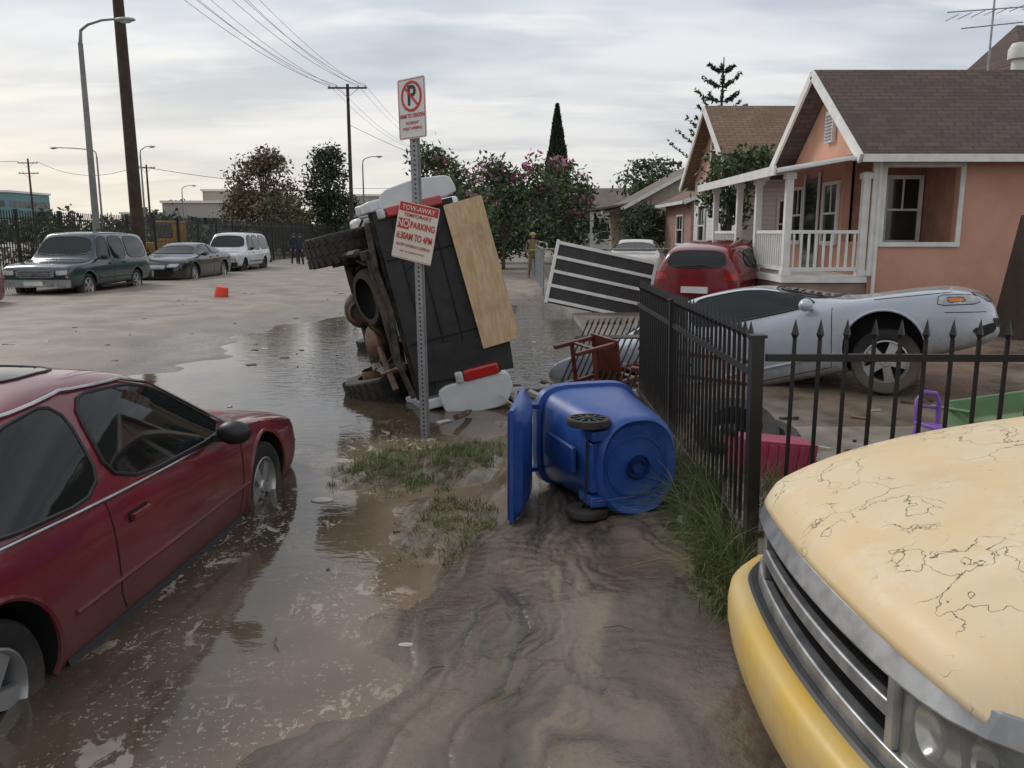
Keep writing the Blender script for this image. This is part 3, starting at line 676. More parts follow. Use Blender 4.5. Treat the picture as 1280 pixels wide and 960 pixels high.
for r_ in (.075,.045): mb.lathe([(r_,-.002),(r_,.034-.0),(r_-.008,.034),(r_-.008,-.002)],(.01,0,.0),(0,0,1),bb,28)
mb.lathe([(.19,.03),(.19,.022),(.18,.022),(.18,.03)],(.01,0,0),(0,0,1),bb,32)
mb.build('body',bn_,smooth=40)
mb=MB()
for s in (1,-1):
    c=Vector((-.27,s*.275,.11)); ax=Vector((0,s,0))
    mb.lathe([(.03,-.025),(.10,-.025),(.128,-.02),(.132,0),(.128,.02),(.105,.025),(.10,.012),(.03,.012),(.025,.03),(.0,.03)],c,ax,rubber2,28)
    for k in range(10):
        an=2*math.pi*k/10; d=Vector((math.cos(an),0,math.sin(an))); mb.beam(c+ax*.016+d*.02,c+ax*.016+d*.105,.012,.012,trim)
mb.cyl((-.27,-.28,.11),(-.27,.28,.11),.012,trim)
mb.build('wheels',bn_)
mb=MB()
for s in (1,-1):
    mb.box((-.23,s*.2,.12),(.10,.06,.2),bb); mb.box((-.37,s*.22,.89),(.12,.03,.08),bbd)
mb.box((-.24,0,.11),(.06,.3,.12),bb)
mb.cyl((-.40,-.26,.90),(-.40,.26,.90),.017,bbd); mb.box((-.30,0,.5),(.03,.16,.5),bb)
mb.build('handle_and_axle_mounts',bn_,bevel=.006)
hp=Vector((-.40,0,.90)); dl=Vector((-.40,0,-.916)).normalized(); nl=Vector((0,1,0)).cross(dl)
mb=MB(); V=[];F=[]; prof=[(.0,.0),(.04,.0),(.06,.05),(.3,.075),(.55,.075),(.70,.05),(.735,.0),(.75,.0),(.75,-.025),(0,-.025)]
ny=17
for j in range(ny):
    y=-.345+.69*j/(ny-1); ed=1-max(0,abs(y)-.285)/.06
    for px,pz in prof: p=hp+dl*px+nl*(-(pz*max(0,ed) if pz>0 else pz)); V.append((p.x,y,p.z))
k=len(prof)
for j in range(ny-1):
    for q in range(k): F.append((j*k+q,j*k+(q+1)%k,(j+1)*k+(q+1)%k,(j+1)*k+q))
F+=[tuple(range(k)),tuple(range((ny-1)*k,ny*k))]
mb.add(V,F,bb)
for q in (.02,.2,.38,.56,.72): mb.beam(hp+dl*q+Vector((0,-.33,0))+nl*.03,hp+dl*q+Vector((0,.33,0))+nl*.03,.015,.02,bbd)
mb.build('lid',bn_,smooth=40)
# ---------------------------------------------------------------- signs
signw=mat('sign_white',(.74,.73,.70),.5,var=.08); signr=mat('sign_red',(.55,.03,.03),.5,var=.15); signk=mat('sign_black',(.02,.02,.02),.5)
signc=mat('sign_cream',(.70,.66,.56),.6,var=.08)
def text(body,size,x,z,m,parent,sx=1,y=-.006,bold=.012):
    cu=bpy.data.curves.new('lettering','FONT'); cu.body=body; cu.size=size; cu.align_x='CENTER'; cu.align_y='CENTER'; cu.extrude=.0008; cu.offset=size*bold; cu.resolution_u=3
    cu.materials.append(m); o=bpy.data.objects.new('lettering',cu); COL.objects.link(o); o.parent=parent
    o.matrix_local=Matrix.Translation((x,y,z))@Matrix.Rotation(math.pi/2,4,'X')@Matrix.Diagonal((sx,1,1,1)); return o
def rplate(mb,w,h,m,th=.004,rad=.02):
    o=[]
    for cx,cz,a0 in ((w/2-rad,h/2-rad,0),(-w/2+rad,h/2-rad,90),(-w/2+rad,-h/2+rad,180),(w/2-rad,-h/2+rad,270)):
        for q in range(5): an=math.radians(a0+q*22.5); o.append((cx+rad*math.cos(an),cz+rad*math.sin(an)))
    mb.prism(o,'y',-th/2,th/2,m)
hm,nt,b,oc=newmat('perforated_steel'); sx=nt.nodes.new('ShaderNodeSeparateXYZ'); nt.links.new(oc,sx.inputs[0])
fz=mth(nt,'ABSOLUTE',mth(nt,'SUBTRACT',mth(nt,'FRACT',mth(nt,'MULTIPLY',sx.outputs[2],26)),.5)); ax_=mth(nt,'ABSOLUTE',mth(nt,'MULTIPLY',sx.outputs[0],26))
dd=mth(nt,'SQRT',mth(nt,'ADD',mth(nt,'POWER',fz,2),mth(nt,'POWER',ax_,2)))
c=mixc(nt,mth(nt,'LESS_THAN',dd,.22),mixc(nt,nz(nt,oc,12),(.36,.37,.38),(.2,.2,.2)),(.02,.02,.02)); nt.links.new(c,b.inputs['Base Color']); b.inputs['Roughness'].default_value=.45; b.inputs['Metallic'].default_value=.4
ns=empty('no_parking_sign',Matrix.Translation((-.775,7.11,0)))
mb=MB()
for dx,dy,w_,h_ in ((0,0,.05,.004),(-.026,.012,.004,.028),(.026,.012,.004,.028),(-.034,.024,.018,.004),(.034,.024,.018,.004)):
    mb.box((dx,dy,1.3),(w_,h_,3.2),hm)
ob=mb.build('post',ns); ob.matrix_local=Matrix.Rotation(math.radians(-.9),4,'Y')@Matrix.Rotation(math.radians(-12),4,'Z')
pl=empty('top_plate_mount'); pl.parent=ns; pl.matrix_local=Matrix.Translation((-.045,-.03,2.66))@Matrix.Rotation(math.radians(-40),4,'Z')@Matrix.Rotation(math.radians(-1.5),4,'Y')
mb=MB(); rplate(mb,.325,.48,signw); mb.build('plate',pl)
mb=MB(); mb.lathe([(.100,-.003),(.100,-.005),(.122,-.005),(.122,-.003)],(0,0,.095),(0,1,0),signr,40)
mb.box((0,-.0062,.095),(.20,.0016,.018),signr,Matrix.Rotation(math.radians(45),3,'Y'))
for z0,z1,x0,x1 in ((.228,.232,-.15,.15),(-.232,-.228,-.15,.15)): mb.b2((x0,-.0045,z0),(x1,-.003,z1),signr)
for s in (1,-1): mb.b2((s*.150,-.0045,-.228),(s*.154,-.003,.228),signr)
mb.build('prohibition_symbol',pl,smooth=0)
text('P',.22,0,.095,signk,pl,.95,-.004,.02); text('10AM TO 12NOON',.046,0,-.058,signr,pl,.74); text('THURSDAY',.034,0,-.115,signr,pl,.9,bold=.0); text('STREET SWEEPING',.032,0,-.158,signr,pl,.85,bold=.0)
pl=empty('temporary_plate_mount'); pl.parent=ns; pl.matrix_local=Matrix.Translation((-.035,-.06,1.655))@Matrix.Rotation(math.radians(-22),4,'Z')@Matrix.Rotation(math.radians(12),4,'Y')
mb=MB(); rplate(mb,.38,.475,signc,.004,.012); mb.build('plate',pl)
mb=MB(); mb.b2((-.183,-.0045,.160),(.183,-.003,.228),signr); mb.b2((-.178,-.0045,.015),(-.068,-.003,.1),signr)
for z0 in (-.230,.2285): mb.b2((-.183,-.0045,z0),(.183,-.003,z0+.003),signr)
mb.build('red_bands',pl,smooth=0)
text('TOW-AWAY',.057,0,.192,signc,pl,.95); text('TEMPORARY',.042,0,.133,signr,pl,1.1,bold=.004); text('NO',.088,-.123,.057,signc,pl,.8); text('PARKING',.076,.060,.057,signr,pl,.74,bold=.016)
text('6:30AM TO 4PM',.082,0,-.045,signr,pl,.60,bold=.014); text('EXCEPT SATURDAY & SUNDAY',.033,0,-.118,signr,pl,.70,bold=.004); text('DEPT. OF TRANSPORTATION',.018,0,-.17,signr,pl,bold=0)
# ---------------------------------------------------------------- iron fences
def fence(name,p0,p1,h,sp,rails,m,z0=None,lean=Vector((0,0,0)),pk=.016,post=.06,spear=True,posts=(0,1),zb=-.15):
    mb=MB(); p0=Vector((p0[0],p0[1],0)); p1=Vector((p1[0],p1[1],0)); L=(p1-p0).length; n=int(L/sp); d=(p1-p0)/L; nn=Vector((-d.y,d.x,0))
    def P(s,z): return p0+d*s+Vector((0,0,z))+lean*z
    for i in range(1,n):
        s=i*L/n; j=R.uniform(-.006,.006)
        mb.beam(P(s,zb),P(s+j,h),pk,pk,m)
        if spear:
            mb.cyl(P(s+j,h),P(s+j,h+.025),pk*.5,m,pk*1.25,n=4,caps=False); mb.cyl(P(s+j,h+.025),P(s+j,h+.10),pk*1.25,m,.001,n=4,caps=False)
    for rz in rails: mb.beam(P(0,rz),P(L,rz),.032,.036,m)
    for t in posts:
        mb.beam(P(L*t,zb),P(L*t,h+.03),post,post,m); mb.beam(P(L*t,h+.03),P(L*t,h+.045),post+.02,post+.02,m)
    return mb.build(name,smooth=0)
fence('iron_fence',(1.22,4.02),(1.26,8.1),1.12,.105,(.12,.97),iron,lean=Vector((-.02,0,0)),posts=(0,.55))
fence('iron_fence',(1.25,4.03),(5.4,3.98),1.14,.128,(.14,1.05),iron,posts=(.5,1),lean=Vector((0,.0,0)))
ob=fence('broken_iron_fence',(0,0),(2.0,0),1.0,.12,(.12,.84),iron,zb=0,posts=(0,))
ob.matrix_world=Matrix.Translation((1.32,8.15,-.1))@Matrix.Rotation(math.radians(112),4,'Z')@Matrix.Rotation(math.radians(30),4,'X')@Matrix.Rotation(math.radians(8),4,'Y')
fence('street_iron_fence',(-15.2,6),(-15.0,100),2.35,.14,(.3,2.1),ironf,pk=.025,post=.09,spear=False,posts=[i/38 for i in range(39)])
gk=mat('dark_gate_boards',(.035,.032,.03),.6,var=.4)
mb=MB()
mb.b2((-1.1,-.02,-.68),(1.1,.02,.68),gk)
for z in (-.62,-.30,.02,.34,.66): mb.b2((-1.12,-.045,z-.036),(1.12,-.021,z+.036),white_paint)
for x in (-1.1,1.1): mb.b2((x-.035,-.05,-.7),(x+.035,.03,.72),white_paint)
mb.build('driveway_gate',M=Matrix.Translation((1.95,18.2,.60))@Matrix.Rotation(math.radians(12),4,'Y')@Matrix.Rotation(math.radians(-14),4,'X'),bevel=.006)
mb=MB()
pts=[(.9,24+i*2.5) for i in range(8)]
for i,(x,y) in enumerate(pts): mb.cyl((x,y,-.1),(x,y,1.25),.03,galv,n=6)
mb.cyl((.9,24,1.22),(.9,41.5,1.22),.022,galv,n=6)
for k in range(175):
    y=24+k*.1
    mb.beam((.9,y,0),(.9,min(41.5,y+1.2),1.2),.004,.004,galv); mb.beam((.9,y,1.2),(.9,min(41.5,y+1.2),0),.004,.004,galv)
mb.cyl((.9,24,1.22),(4.5,24,1.22),.022,galv,n=6)
for k in range(37):
    x=.9+k*.1; mb.beam((x,24,0),(min(4.6,x+1.2),24,1.2),.004,.004,galv); mb.beam((x,24,1.2),(min(4.6,x+1.2),24,0),.004,.004,galv)
mb.build('chain_link_fence',smooth=0)
# ---------------------------------------------------------------- houses
def shingle(name,c1,c2,ax='X'):
    m,nt,b,oc=newmat(name); s=nt.nodes.new('ShaderNodeSeparateXYZ'); nt.links.new(oc,s.inputs[0]); cb=nt.nodes.new('ShaderNodeCombineXYZ')
    nt.links.new(s.outputs[0 if ax=='X' else 1],cb.inputs[0]); nt.links.new(mth(nt,'MULTIPLY',s.outputs[2],1.7),cb.inputs[1])
    br=nt.nodes.new('ShaderNodeTexBrick'); nt.links.new(cb.outputs[0],br.inputs[0]); br.inputs['Scale'].default_value=1
    br.inputs['Brick Width'].default_value=.33; br.inputs['Row Height'].default_value=.14; br.inputs['Mortar Size'].default_value=.009
    br.inputs['Color1'].default_value=(*c1,1); br.inputs['Color2'].default_value=(*c2,1); br.inputs['Mortar'].default_value=(c2[0]*.4,c2[1]*.4,c2[2]*.4,1)
    c=mixc(nt,mth(nt,'MULTIPLY',ss(nt,nz(nt,oc,.9,5),.35,.7),.5),br.outputs['Color'],tuple(q*.6 for q in c1)); nt.links.new(c,b.inputs['Base Color']); b.inputs['Roughness'].default_value=.9
    bumpn(nt,b,br.outputs['Fac'],-.5,.01); return m
def siding(name,col):
    m,nt,b,oc=newmat(name); s=nt.nodes.new('ShaderNodeSeparateXYZ'); nt.links.new(oc,s.inputs[0])
    f=mth(nt,'FRACT',mth(nt,'MULTIPLY',s.outputs[2],8)); c=mixc(nt,ss(nt,f,.0,.14),tuple(q*.45 for q in col),col); c=mixc(nt,mth(nt,'MULTIPLY',nz(nt,oc,2,4),.3),c,tuple(q*.75 for q in col))
    nt.links.new(c,b.inputs['Base Color']); b.inputs['Roughness'].default_value=.6; bumpn(nt,b,f,.5,.02); return m
salm=mat('salmon_stucco',(.60,.325,.235),.85,var=.18,vs=1.0,bump=.3,bs=45,dirt=((.29,.18,.13),.2,1.0,.6))
trimw=mat('white_trim',(.76,.75,.72),.6,var=.16,vs=4)
rf1=shingle('brown_shingles',(.125,.082,.067),(.08,.054,.046)); rf2=shingle('tan_shingles',(.24,.155,.10),(.17,.11,.075)); rf3=shingle('gray_shingles',(.22,.18,.15),(.17,.14,.12))
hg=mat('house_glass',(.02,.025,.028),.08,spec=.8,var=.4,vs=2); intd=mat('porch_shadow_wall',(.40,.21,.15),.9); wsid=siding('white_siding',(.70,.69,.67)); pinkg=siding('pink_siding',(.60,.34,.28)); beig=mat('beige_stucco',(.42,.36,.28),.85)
def gable_roof(mb,x0,x1,y0,y1,ze,zr,m,tr,oh=.4,th=.12,axis='x'):
    def Q(a,b,z): return (a,b,z) if axis=='x' else (b,a,z)
    ym=(y0+y1)/2; sl=(zr-ze)/((y1-y0)/2); yl=y0-oh; zl=ze-oh*sl; yh=y1+oh
    for ya,za in ((yl,zl),(yh,zl)):
        P=[Q(x0-oh,ya,za),Q(x1+oh,ya,za),Q(x1+oh,ym,zr),Q(x0-oh,ym,zr)]; T=[(p[0],p[1],p[2]+th) for p in P]
        mb.add(P+T,[(0,1,2,3),(7,6,5,4),(0,4,5,1),(2,6,7,3)],m)
        mb.add(P+T,[(0,3,7,4),(1,5,6,2)],m)
        for xx in (x0-oh-.03,x1+oh+.03):
            mb.beam(Q(xx,ya,za+.02),Q(xx,ym,zr+.02),.05,.17,tr)
        mb.beam(Q(x0-oh,ya+(-.03 if ya<ym else .03),za+.03),Q(x1+oh,ya+(-.03 if ya<ym else .03),za+.03),.05,.13,tr)
def window(mb,c,w,h,axis,sgn,glassm=hg,tr=trimw,mull=True):
    x,y,z=c; d=.05*sgn
    def bx(u0,u1,z0,z1,t0,t1,m):
        if axis=='x': mb.b2((x+t0*sgn,y+u0,z+z0),(x+t1*sgn,y+u1,z+z1),m)
        else: mb.b2((x+u0,y+t0*sgn,z+z0),(x+u1,y+t1*sgn,z+z1),m)
    bx(-w/2,w/2,-h/2,h/2,-.02,.012,glassm); f=.07
    bx(-w/2-f,-w/2,-h/2-f,h/2+f,0,.05,tr); bx(w/2,w/2+f,-h/2-f,h/2+f,0,.05,tr); bx(-w/2,w/2,h/2,h/2+f,0,.047,tr); bx(-w/2,w/2,-h/2-f-.02,-h/2,0,.06,tr)
    if mull: bx(-w/2,w/2,-.02,.02,0,.035,tr); bx(-.015,.015,.02,h/2,0,.03,tr)
h1=empty('salmon_bungalow_house')
mb=MB(); Z0,Z1=-.1,3.12
for a_,b_ in (((6.4,Z0),(6.6,Z1)),((7.9,Z0),(14,Z1)),((6.6,Z0),(7.9,1.5)),((6.6,2.8),(7.9,Z1))):
    mb.b2((a_[0],15.0,a_[1]),(b_[0],15.15,b_[1]),salm)
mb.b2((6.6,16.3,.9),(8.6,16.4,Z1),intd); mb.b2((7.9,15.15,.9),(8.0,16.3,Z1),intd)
mb.b2((8.0,15.15,Z0),(8.12,23,Z1),salm)
mb.b2((6.4,16.4,Z0),(6.55,19.4,Z1),salm)
mb.b2((6.4,15.15,Z0),(6.52,16.4,1.5),salm)
mb.b2((6.4,19.3,Z0),(14,19.45,Z1),salm)
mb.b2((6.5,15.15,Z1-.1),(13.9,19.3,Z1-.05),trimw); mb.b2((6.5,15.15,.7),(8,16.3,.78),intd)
mb.add([(6.42,15.0,Z1),(6.42,19.45,Z1),(6.42,17.2,4.70)],[(0,1,2)],salm)
mb.build('walls',h1,smooth=0)
mb=MB(); gable_roof(mb,6.4,14,15.0,19.45,Z1+.06,4.72,rf1,trimw,.42)
mb.add([(9.7,16.3,4.2),(16,16.3,4.2),(16,19.5,6.2),(11.2,19.5,6.2)],[(0,1,2,3)],rf1); mb.add([(9.7,16.3,4.2),(11.2,19.5,6.2),(9.7,21.5,4.2)],[(0,1,2)],rf1)
mb.build('roof',h1,smooth=0)
mb=MB()
for a_,b_ in (((6.52,14.96,1.42),(7.98,15.0,1.5)),((6.52,14.96,2.8),(7.98,15.0,2.88)),((6.52,14.97,1.5),(6.6,15.0,2.8)),((7.9,14.97,1.5),(7.98,15.0,2.8)),((6.36,14.95,.9),(6.5,15.0,Z1)),((6.3,14.93,Z1-.06),(14,14.99,Z1+.04))): mb.b2(a_,b_,trimw)
window(mb,(7.5,16.29,2.1),.6,1.15,'y',-1); window(mb,(10.3,14.995,2.1),.9,1.1,'y',-1)
for yy,w_ in ((16.95,.7),(18.9,.6)): window(mb,(6.395,yy,2.05),w_,1.1,'x',-1)
mb.b2((6.36,17.6,.92),(6.39,18.4,2.8),hg); mb.b2((6.34,17.55,.92),(6.37,17.62,2.9),trimw); mb.b2((6.34,18.4,.92),(6.37,18.47,2.9),trimw)
mb.b2((6.33,17.0,3.45),(6.41,17.4,4.05),trimw)
for k in range(8): mb.b2((6.30,17.03,3.49+k*.065),(6.335,17.37,3.51+k*.065),galv)
mb.ell((7.0,16.2,2.6),(.05,.05,.07),mat('porch_lamp_glass',(.8,.75,.6),.3),8)
mb.cyl((6.47,14.93,.0),(6.47,14.93,3.1),.035,trimw,n=8)
mb.build('windows_and_trim',h1,smooth=0)
mb=MB()
stepm=mat('concrete_step',(.3,.28,.25),.9)
mb.b2((4.85,15.0,.78),(6.39,20.5,.90),trimw); mb.b2((4.9,15.05,-.1),(6.39,20.45,.78),mat('porch_skirt',(.30,.22,.17),.9)) 
for (x,y) in ((4.92,15.07),(6.28,15.07),(4.92,16.9),(4.92,18.3),(4.92,20.4)): 
    mb.b2((x-.06,y-.06,.9),(x+.06,y+.06,2.72),trimw); mb.b2((x-.09,y-.09,2.6),(x+.09,y+.09,2.7),trimw); mb.b2((x-.08,y-.08,.9),(x+.08,y+.08,1.0),trimw)
for x0,y0,x1,y1 in ((4.92,15.07,6.28,15.07),(4.92,15.07,4.92,16.9),(4.92,18.3,4.92,20.4)):
    for z in (1.02,1.68): mb.beam((x0,y0,z),(x1,y1,z),.06,.06,trimw)
    L=math.hypot(x1-x0,y1-y0); n=int(L/.13)
    for k in range(1,n): t=k/n; mb.beam((x0+(x1-x0)*t,y0+(y1-y0)*t,1.02),(x0+(x1-x0)*t,y0+(y1-y0)*t,1.68),.035,.035,trimw)
P=[(4.6,14.8,2.72),(4.6,20.8,2.72),(6.4,20.8,3.02),(6.4,14.8,3.02)]; mb.add(P+[(p[0],p[1],p[2]+.05) for p in P],[(0,1,2,3),(7,6,5,4),(0,4,5,1),(1,5,6,2),(3,2,6,7),(0,3,7,4)],trimw)
mb.beam((4.57,14.8,2.73),(4.57,20.8,2.73),.04,.16,trimw); mb.beam((4.6,14.77,2.71),(6.4,14.77,3.01),.14,.04,trimw)
for k in range(4): mb.b2((4.1+k*.2,17.0,-.1),(4.85,18.2,.12+k*.2),stepm if k==0 else trimw)
for yy in (17.0,18.2): mb.beam((4.1,yy,.75),(4.9,yy,1.55),.04,.04,ironf); mb.beam((4.1,yy,-.1),(4.1,yy,.75),.04,.04,ironf)
for k in range(6): 
    for yy in (17.0,18.2): mb.beam((4.15+k*.13,yy,.05+k*.13),(4.15+k*.13,yy,.8+k*.13),.02,.02,ironf)
mb.build('porch',h1,smooth=0)
mb=MB(); mb.cyl((9.4,17.2,4.7),(9.4,17.2,6.2),.02,galv,n=6); 
for zz,l in ((5.9,.9),(5.6,.6)): mb.cyl((9.4-l,17.2,zz),(9.4+l,17.2,zz+.12),.012,galv,n=5)
for k in range(7): mb.cyl((8.6+k*.25,16.95,5.8+k*.035),(8.6+k*.25,17.45,5.8+k*.035),.008,galv,n=4)
mb.lathe([(.0,.45),(.14,.42),(.2,.3),(.2,.12),(.12,.1),(.12,-.2)],(10.1,17.4,4.95),(0,0,1),white_paint,16)
mb.build('antenna_and_vent',h1)
def house(name,x0,x1,y0,y1,zw,zr,wall,gab,roof,axis='x',wins=(),porch=True):
    e=empty(name); mb=MB(); mb.b2((x0,y0,-.1),(x1,y1,zw),wall)
    if axis=='x':
        ym=(y0+y1)/2
        for xx in (x0-.01,x1+.01): mb.add([(xx,y0,zw),(xx,y1,zw),(xx,ym,zr-.02)],[(0,1,2)],gab)
    else:
        xm=(x0+x1)/2
        for yy in (y0-.01,y1+.01): mb.add([(x0,yy,zw),(x1,yy,zw),(xm,yy,zr-.02)],[(0,1,2)],gab)
    mb.build('walls',e,smooth=0); mb=MB()
    if axis=='x': gable_roof(mb,x0,x1,y0,y1,zw,zr,roof,trimw,.4)
    else: gable_roof(mb,y0,y1,x0,x1,zw,zr,roof,trimw,.4,axis='y')
    mb.build('roof',e,smooth=0); mb=MB()
    for c,w_,h_,ax,sg in wins: window(mb,c,w_,h_,ax,sg)
    if porch:
        mb.b2((x0-2.0,y0+.2,-.1),(x0-.01,y1-.2,.6),wall); 
        P=[(x0-2.2,y0,2.75),(x0-2.2,y1,2.75),(x0-.02,y1,3.1),(x0-.02,y0,3.1)]; mb.add(P+[(p[0],p[1],p[2]+.1) for p in P],[(0,1,2,3),(7,6,5,4),(0,4,5,1),(1,5,6,2),(3,2,6,7),(0,3,7,4)],roof)
        for k in range(4): yy=y0+.35+k*(y1-y0-.7)/3; mb.b2((x0-2.0,yy-.09,.6),(x0-1.82,yy+.09,2.76),trimw)
        for k in range(28): yy=y0+.35+k*(y1-y0-.7)/27; mb.b2((x0-1.95,yy-.02,.6),(x0-1.91,yy+.02,1.3),trimw)
        mb.b2((x0-1.97,y0+.3,1.3),(x0-1.89,y1-.3,1.36),trimw)
    mb.build('windows_and_porch',e,smooth=0); return e
house('white_siding_house',6.1,14,22.8,28.3,3.35,5.25,wsid,pinkg,rf2,'x',[((6.08,24,1.9),.8,1.2,'x',-1),((6.08,27,1.9),.8,1.2,'x',-1),((6.07,25.6,4.1),.6,.7,'x',-1),((7.6,22.79,1.9),.8,1.2,'y',-1),((9.6,22.79,1.9),.8,1.2,'y',-1)],porch=False)
house('beige_house',6.0,14,43,52,3.1,5.3,beig,beig,rf3,'y',[((8,42.99,1.8),1.2,1.1,'y',-1),((11,42.99,1.8),1.2,1.1,'y',-1),((5.98,46,1.8),1.2,1.1,'x',-1)])
house('beige_house',5.5,13,62,70,3.0,5.0,trimw,beig,rf3,'x',[((7,61.98,1.8),1.2,1.1,'y',-1),((5.48,64,1.8),1.2,1.1,'x',-1)])
house('tan_house',5.5,13,78,88,3.0,5.2,beig,beig,rf2,'y',[((7,77.98,1.8),1.2,1.1,'y',-1)])
house('gray_house',7.0,14,33,38.5,3.0,4.6,mat('dusty_pink_stucco',(.38,.24,.2),.9),beig,rf2,'y',[((9,32.98,1.8),1.2,1.1,'y',-1),((6.98,35,1.8),1.2,1.1,'x',-1)],porch=False)
wb=mat('warehouse_wall',(.42,.40,.36),.9); tb=mat('teal_building_wall',(.16,.30,.32),.8)
def block(name,a_,b_,m,rows=1,nb=8):
    e=empty(name); mb=MB(); mb.b2(a_,b_,m); mb.b2((a_[0]-.3,a_[1]-.3,b_[2]),(b_[0]+.3,b_[1]+.3,b_[2]+.4),trimw)
    for r_ in range(rows):
        for k in range(nb):
            xx=a_[0]+(k+.5)*(b_[0]-a_[0])/nb; zz=a_[2]+(r_+.55)*(b_[2]-a_[2])/rows; mb.b2((xx-.9,a_[1]-.05,zz-.6),(xx+.9,a_[1]-.01,zz+.6),hg)
            yy=a_[1]+(k+.5)*(b_[1]-a_[1])/nb; mb.b2((b_[0]+.01,yy-.9,zz-.6),(b_[0]+.05,yy+.9,zz+.6),hg)
    mb.build('walls',e,smooth=0)
block('teal_building',(-130,170,-.1),(-101,185,9.8),tb,2); block('warehouse_building',(-62,150,-.1),(-52,175,7),wb,1); block('office_building',(-88,190,-.1),(-76,205,6),wb,1); block('warehouse_building',(-33,170,-.1),(-24,185,9),wb,2,4); block('warehouse_building',(-62,170,-.1),(-55,185,10),beig,1,3)
# ---------------------------------------------------------------- vegetation
def lm(name,c,r=.6):
    m,nt,b,oc=newmat(name); c_=mixc(nt,nz(nt,oc,1.5,2),tuple(q*.6 for q in c),tuple(q*1.35 for q in c)); nt.links.new(c_,b.inputs['Base Color']); b.inputs['Roughness'].default_value=r
    return m
LG=[lm('leaf_mid',(.058,.095,.03)),lm('leaf_dark',(.030,.055,.02)),lm('leaf_light',(.11,.145,.05))]
LD=[lm('leaf_cypress',(.018,.032,.014)),lm('leaf_cypress_dark',(.01,.02,.009))]
LA=[lm('leaf_autumn',(.15,.10,.05)),lm('leaf_autumn_dark',(.09,.07,.035)),lm('leaf_olive',(.08,.08,.035))]
PK=lm('pink_blossom',(.50,.09,.26)); PK2=lm('light_pink_blossom',(.62,.24,.40))
bark=mat('bark',(.10,.075,.055),.9,bump=.6,bs=15)
def leaves(blobs,leaf,per,sig):
    V=[];K=[]
    for bi,(cx,cy,cz,rx,ry,rz,nc) in enumerate(blobs):
        d=rng.normal(size=(nc,3)); d/=np.linalg.norm(d,axis=1)[:,None]; rad=rng.uniform(.45,1.05,nc)[:,None]; C=np.array([cx,cy,cz])+d*rad*np.array([rx,ry,rz])
        cl_=rng.integers(0,100,nc)
        for c,k in zip(C,cl_):
            n=int(per*rng.uniform(.4,1.4)); p=c+rng.normal(size=(n,3))*sig*np.array([1,1,.7]); V.append(p); K.append(np.full(n,k))
    P=np.concatenate(V);K=np.concatenate(K); n=len(P)
    u=rng.normal(size=(n,3)); u/=np.linalg.norm(u,axis=1)[:,None]; w=rng.normal(size=(n,3)); w-=u*(u*w).sum(1)[:,None]; w/=np.linalg.norm(w,axis=1)[:,None]
    s=leaf*rng.uniform(.6,1.3,n)[:,None]
    Q=np.stack([P-u*s,P+w*s*.45,P+u*s,P-w*s*.45],1); return Q,K,P
def tree(name,base,blobs,leaf,per,sig,mats,th=.12,flowers=None,nbr=10,thr=(55,85)):
    e=empty(name); Q,K,P=leaves(blobs,leaf,per,sig)
    r=rng.random(len(K))*22; kk=K+r-11; mi=np.where(kk<thr[0],0,np.where(kk<thr[1],1,min(2,len(mats)-1)))
    ms=list(mats)
    if flowers:
        ms+= [PK,PK2]; zq=np.quantile(P[:,2],.35); fl=(((K*7)%10)<flowers)&(rng.random(len(K))<.5)&(P[:,2]>zq); mi=np.where(fl,len(mats)+(rng.random(len(K))<.4),mi)
    fastquads('foliage',Q,mi,ms,e)
    mb=MB(); b0=Vector(base); top=Vector(blobs[0][:3])
    for k in range(nbr):
        bl=blobs[k%len(blobs)]; q=Vector((bl[0]+R.uniform(-.6,.6)*bl[3],bl[1]+R.uniform(-.6,.6)*bl[4],bl[2]+R.uniform(-.3,.6)*bl[5]))
        m_=b0.lerp(Vector((top.x,top.y,bl[2]-bl[5])),.55+.3*R.random()); mid=m_.lerp(q,.5)+Vector((0,0,.1))
        mb.tube([m_,mid,q],[th*.45,th*.28,th*.08],bark,6)
    t2=Vector((top.x,top.y,top.z)); mb.tube([b0,b0.lerp(t2,.35)+Vector((R.uniform(-.08,.08),0,0)),b0.lerp(t2,.7),t2],[th,th*.8,th*.6,th*.2],bark,10)
    mb.build('trunk_and_branches',e); return e
tree('flowering_tree',(-2.6,37,-.1),[(-2.7,37,3.5,1.4,1.6,1.4,60),(-3.4,37,4.7,.8,1.0,.7,22),(-1.9,37.4,2.2,1.2,1.3,1.1,30)],.13,38,.27,LG,.09,3,14)
tree('flowering_tree',(-.4,39,-.1),[(-.3,39,3.2,1.6,1.7,1.4,60),(-.9,39,4.3,.9,1.0,.7,22),(1.6,40,4.2,1.3,1.2,1.1,34)],.13,38,.27,LG,.09,2,14)
tree('flowering_tree',(-1.5,34,-.1),[(-1.5,34,2.6,1.0,1.1,.9,35),(-2.4,34,3.4,.7,.7,.7,14)],.12,34,.24,LG,.07,3,12)
tree('flowering_tree',(2.5,44,-.1),[(2.5,44,3.4,1.8,1.8,1.6,60),(3.4,44,1.9,1.6,1.7,.9,30)],.14,36,.3,LG,.1,1,12)
tree('shrub',(1.5,48,-.1),[(1.5,48,1.8,2.0,1.4,1.5,60),(-1.2,49,1.8,1.6,1.2,1.4,50),(-3.6,47,1.4,1.4,1.2,1.2,30)],.15,36,.3,LG,.07,0,8)
tree('shrub',(-1.0,41,-.1),[(-1.0,41,1.1,1.6,1.0,.9,40),(-2.8,40,.9,1.2,1.0,.8,30)],.12,34,.26,LG,.07,0,8)
tree('yard_tree',(5.5,21.8,-.1),[(5.7,21.8,3.1,.75,.75,.65,40),(6.2,21.6,3.5,.5,.5,.35,18),(5.4,21.8,2.3,.55,.5,.5,18)],.09,34,.17,LG,.06,0,12)
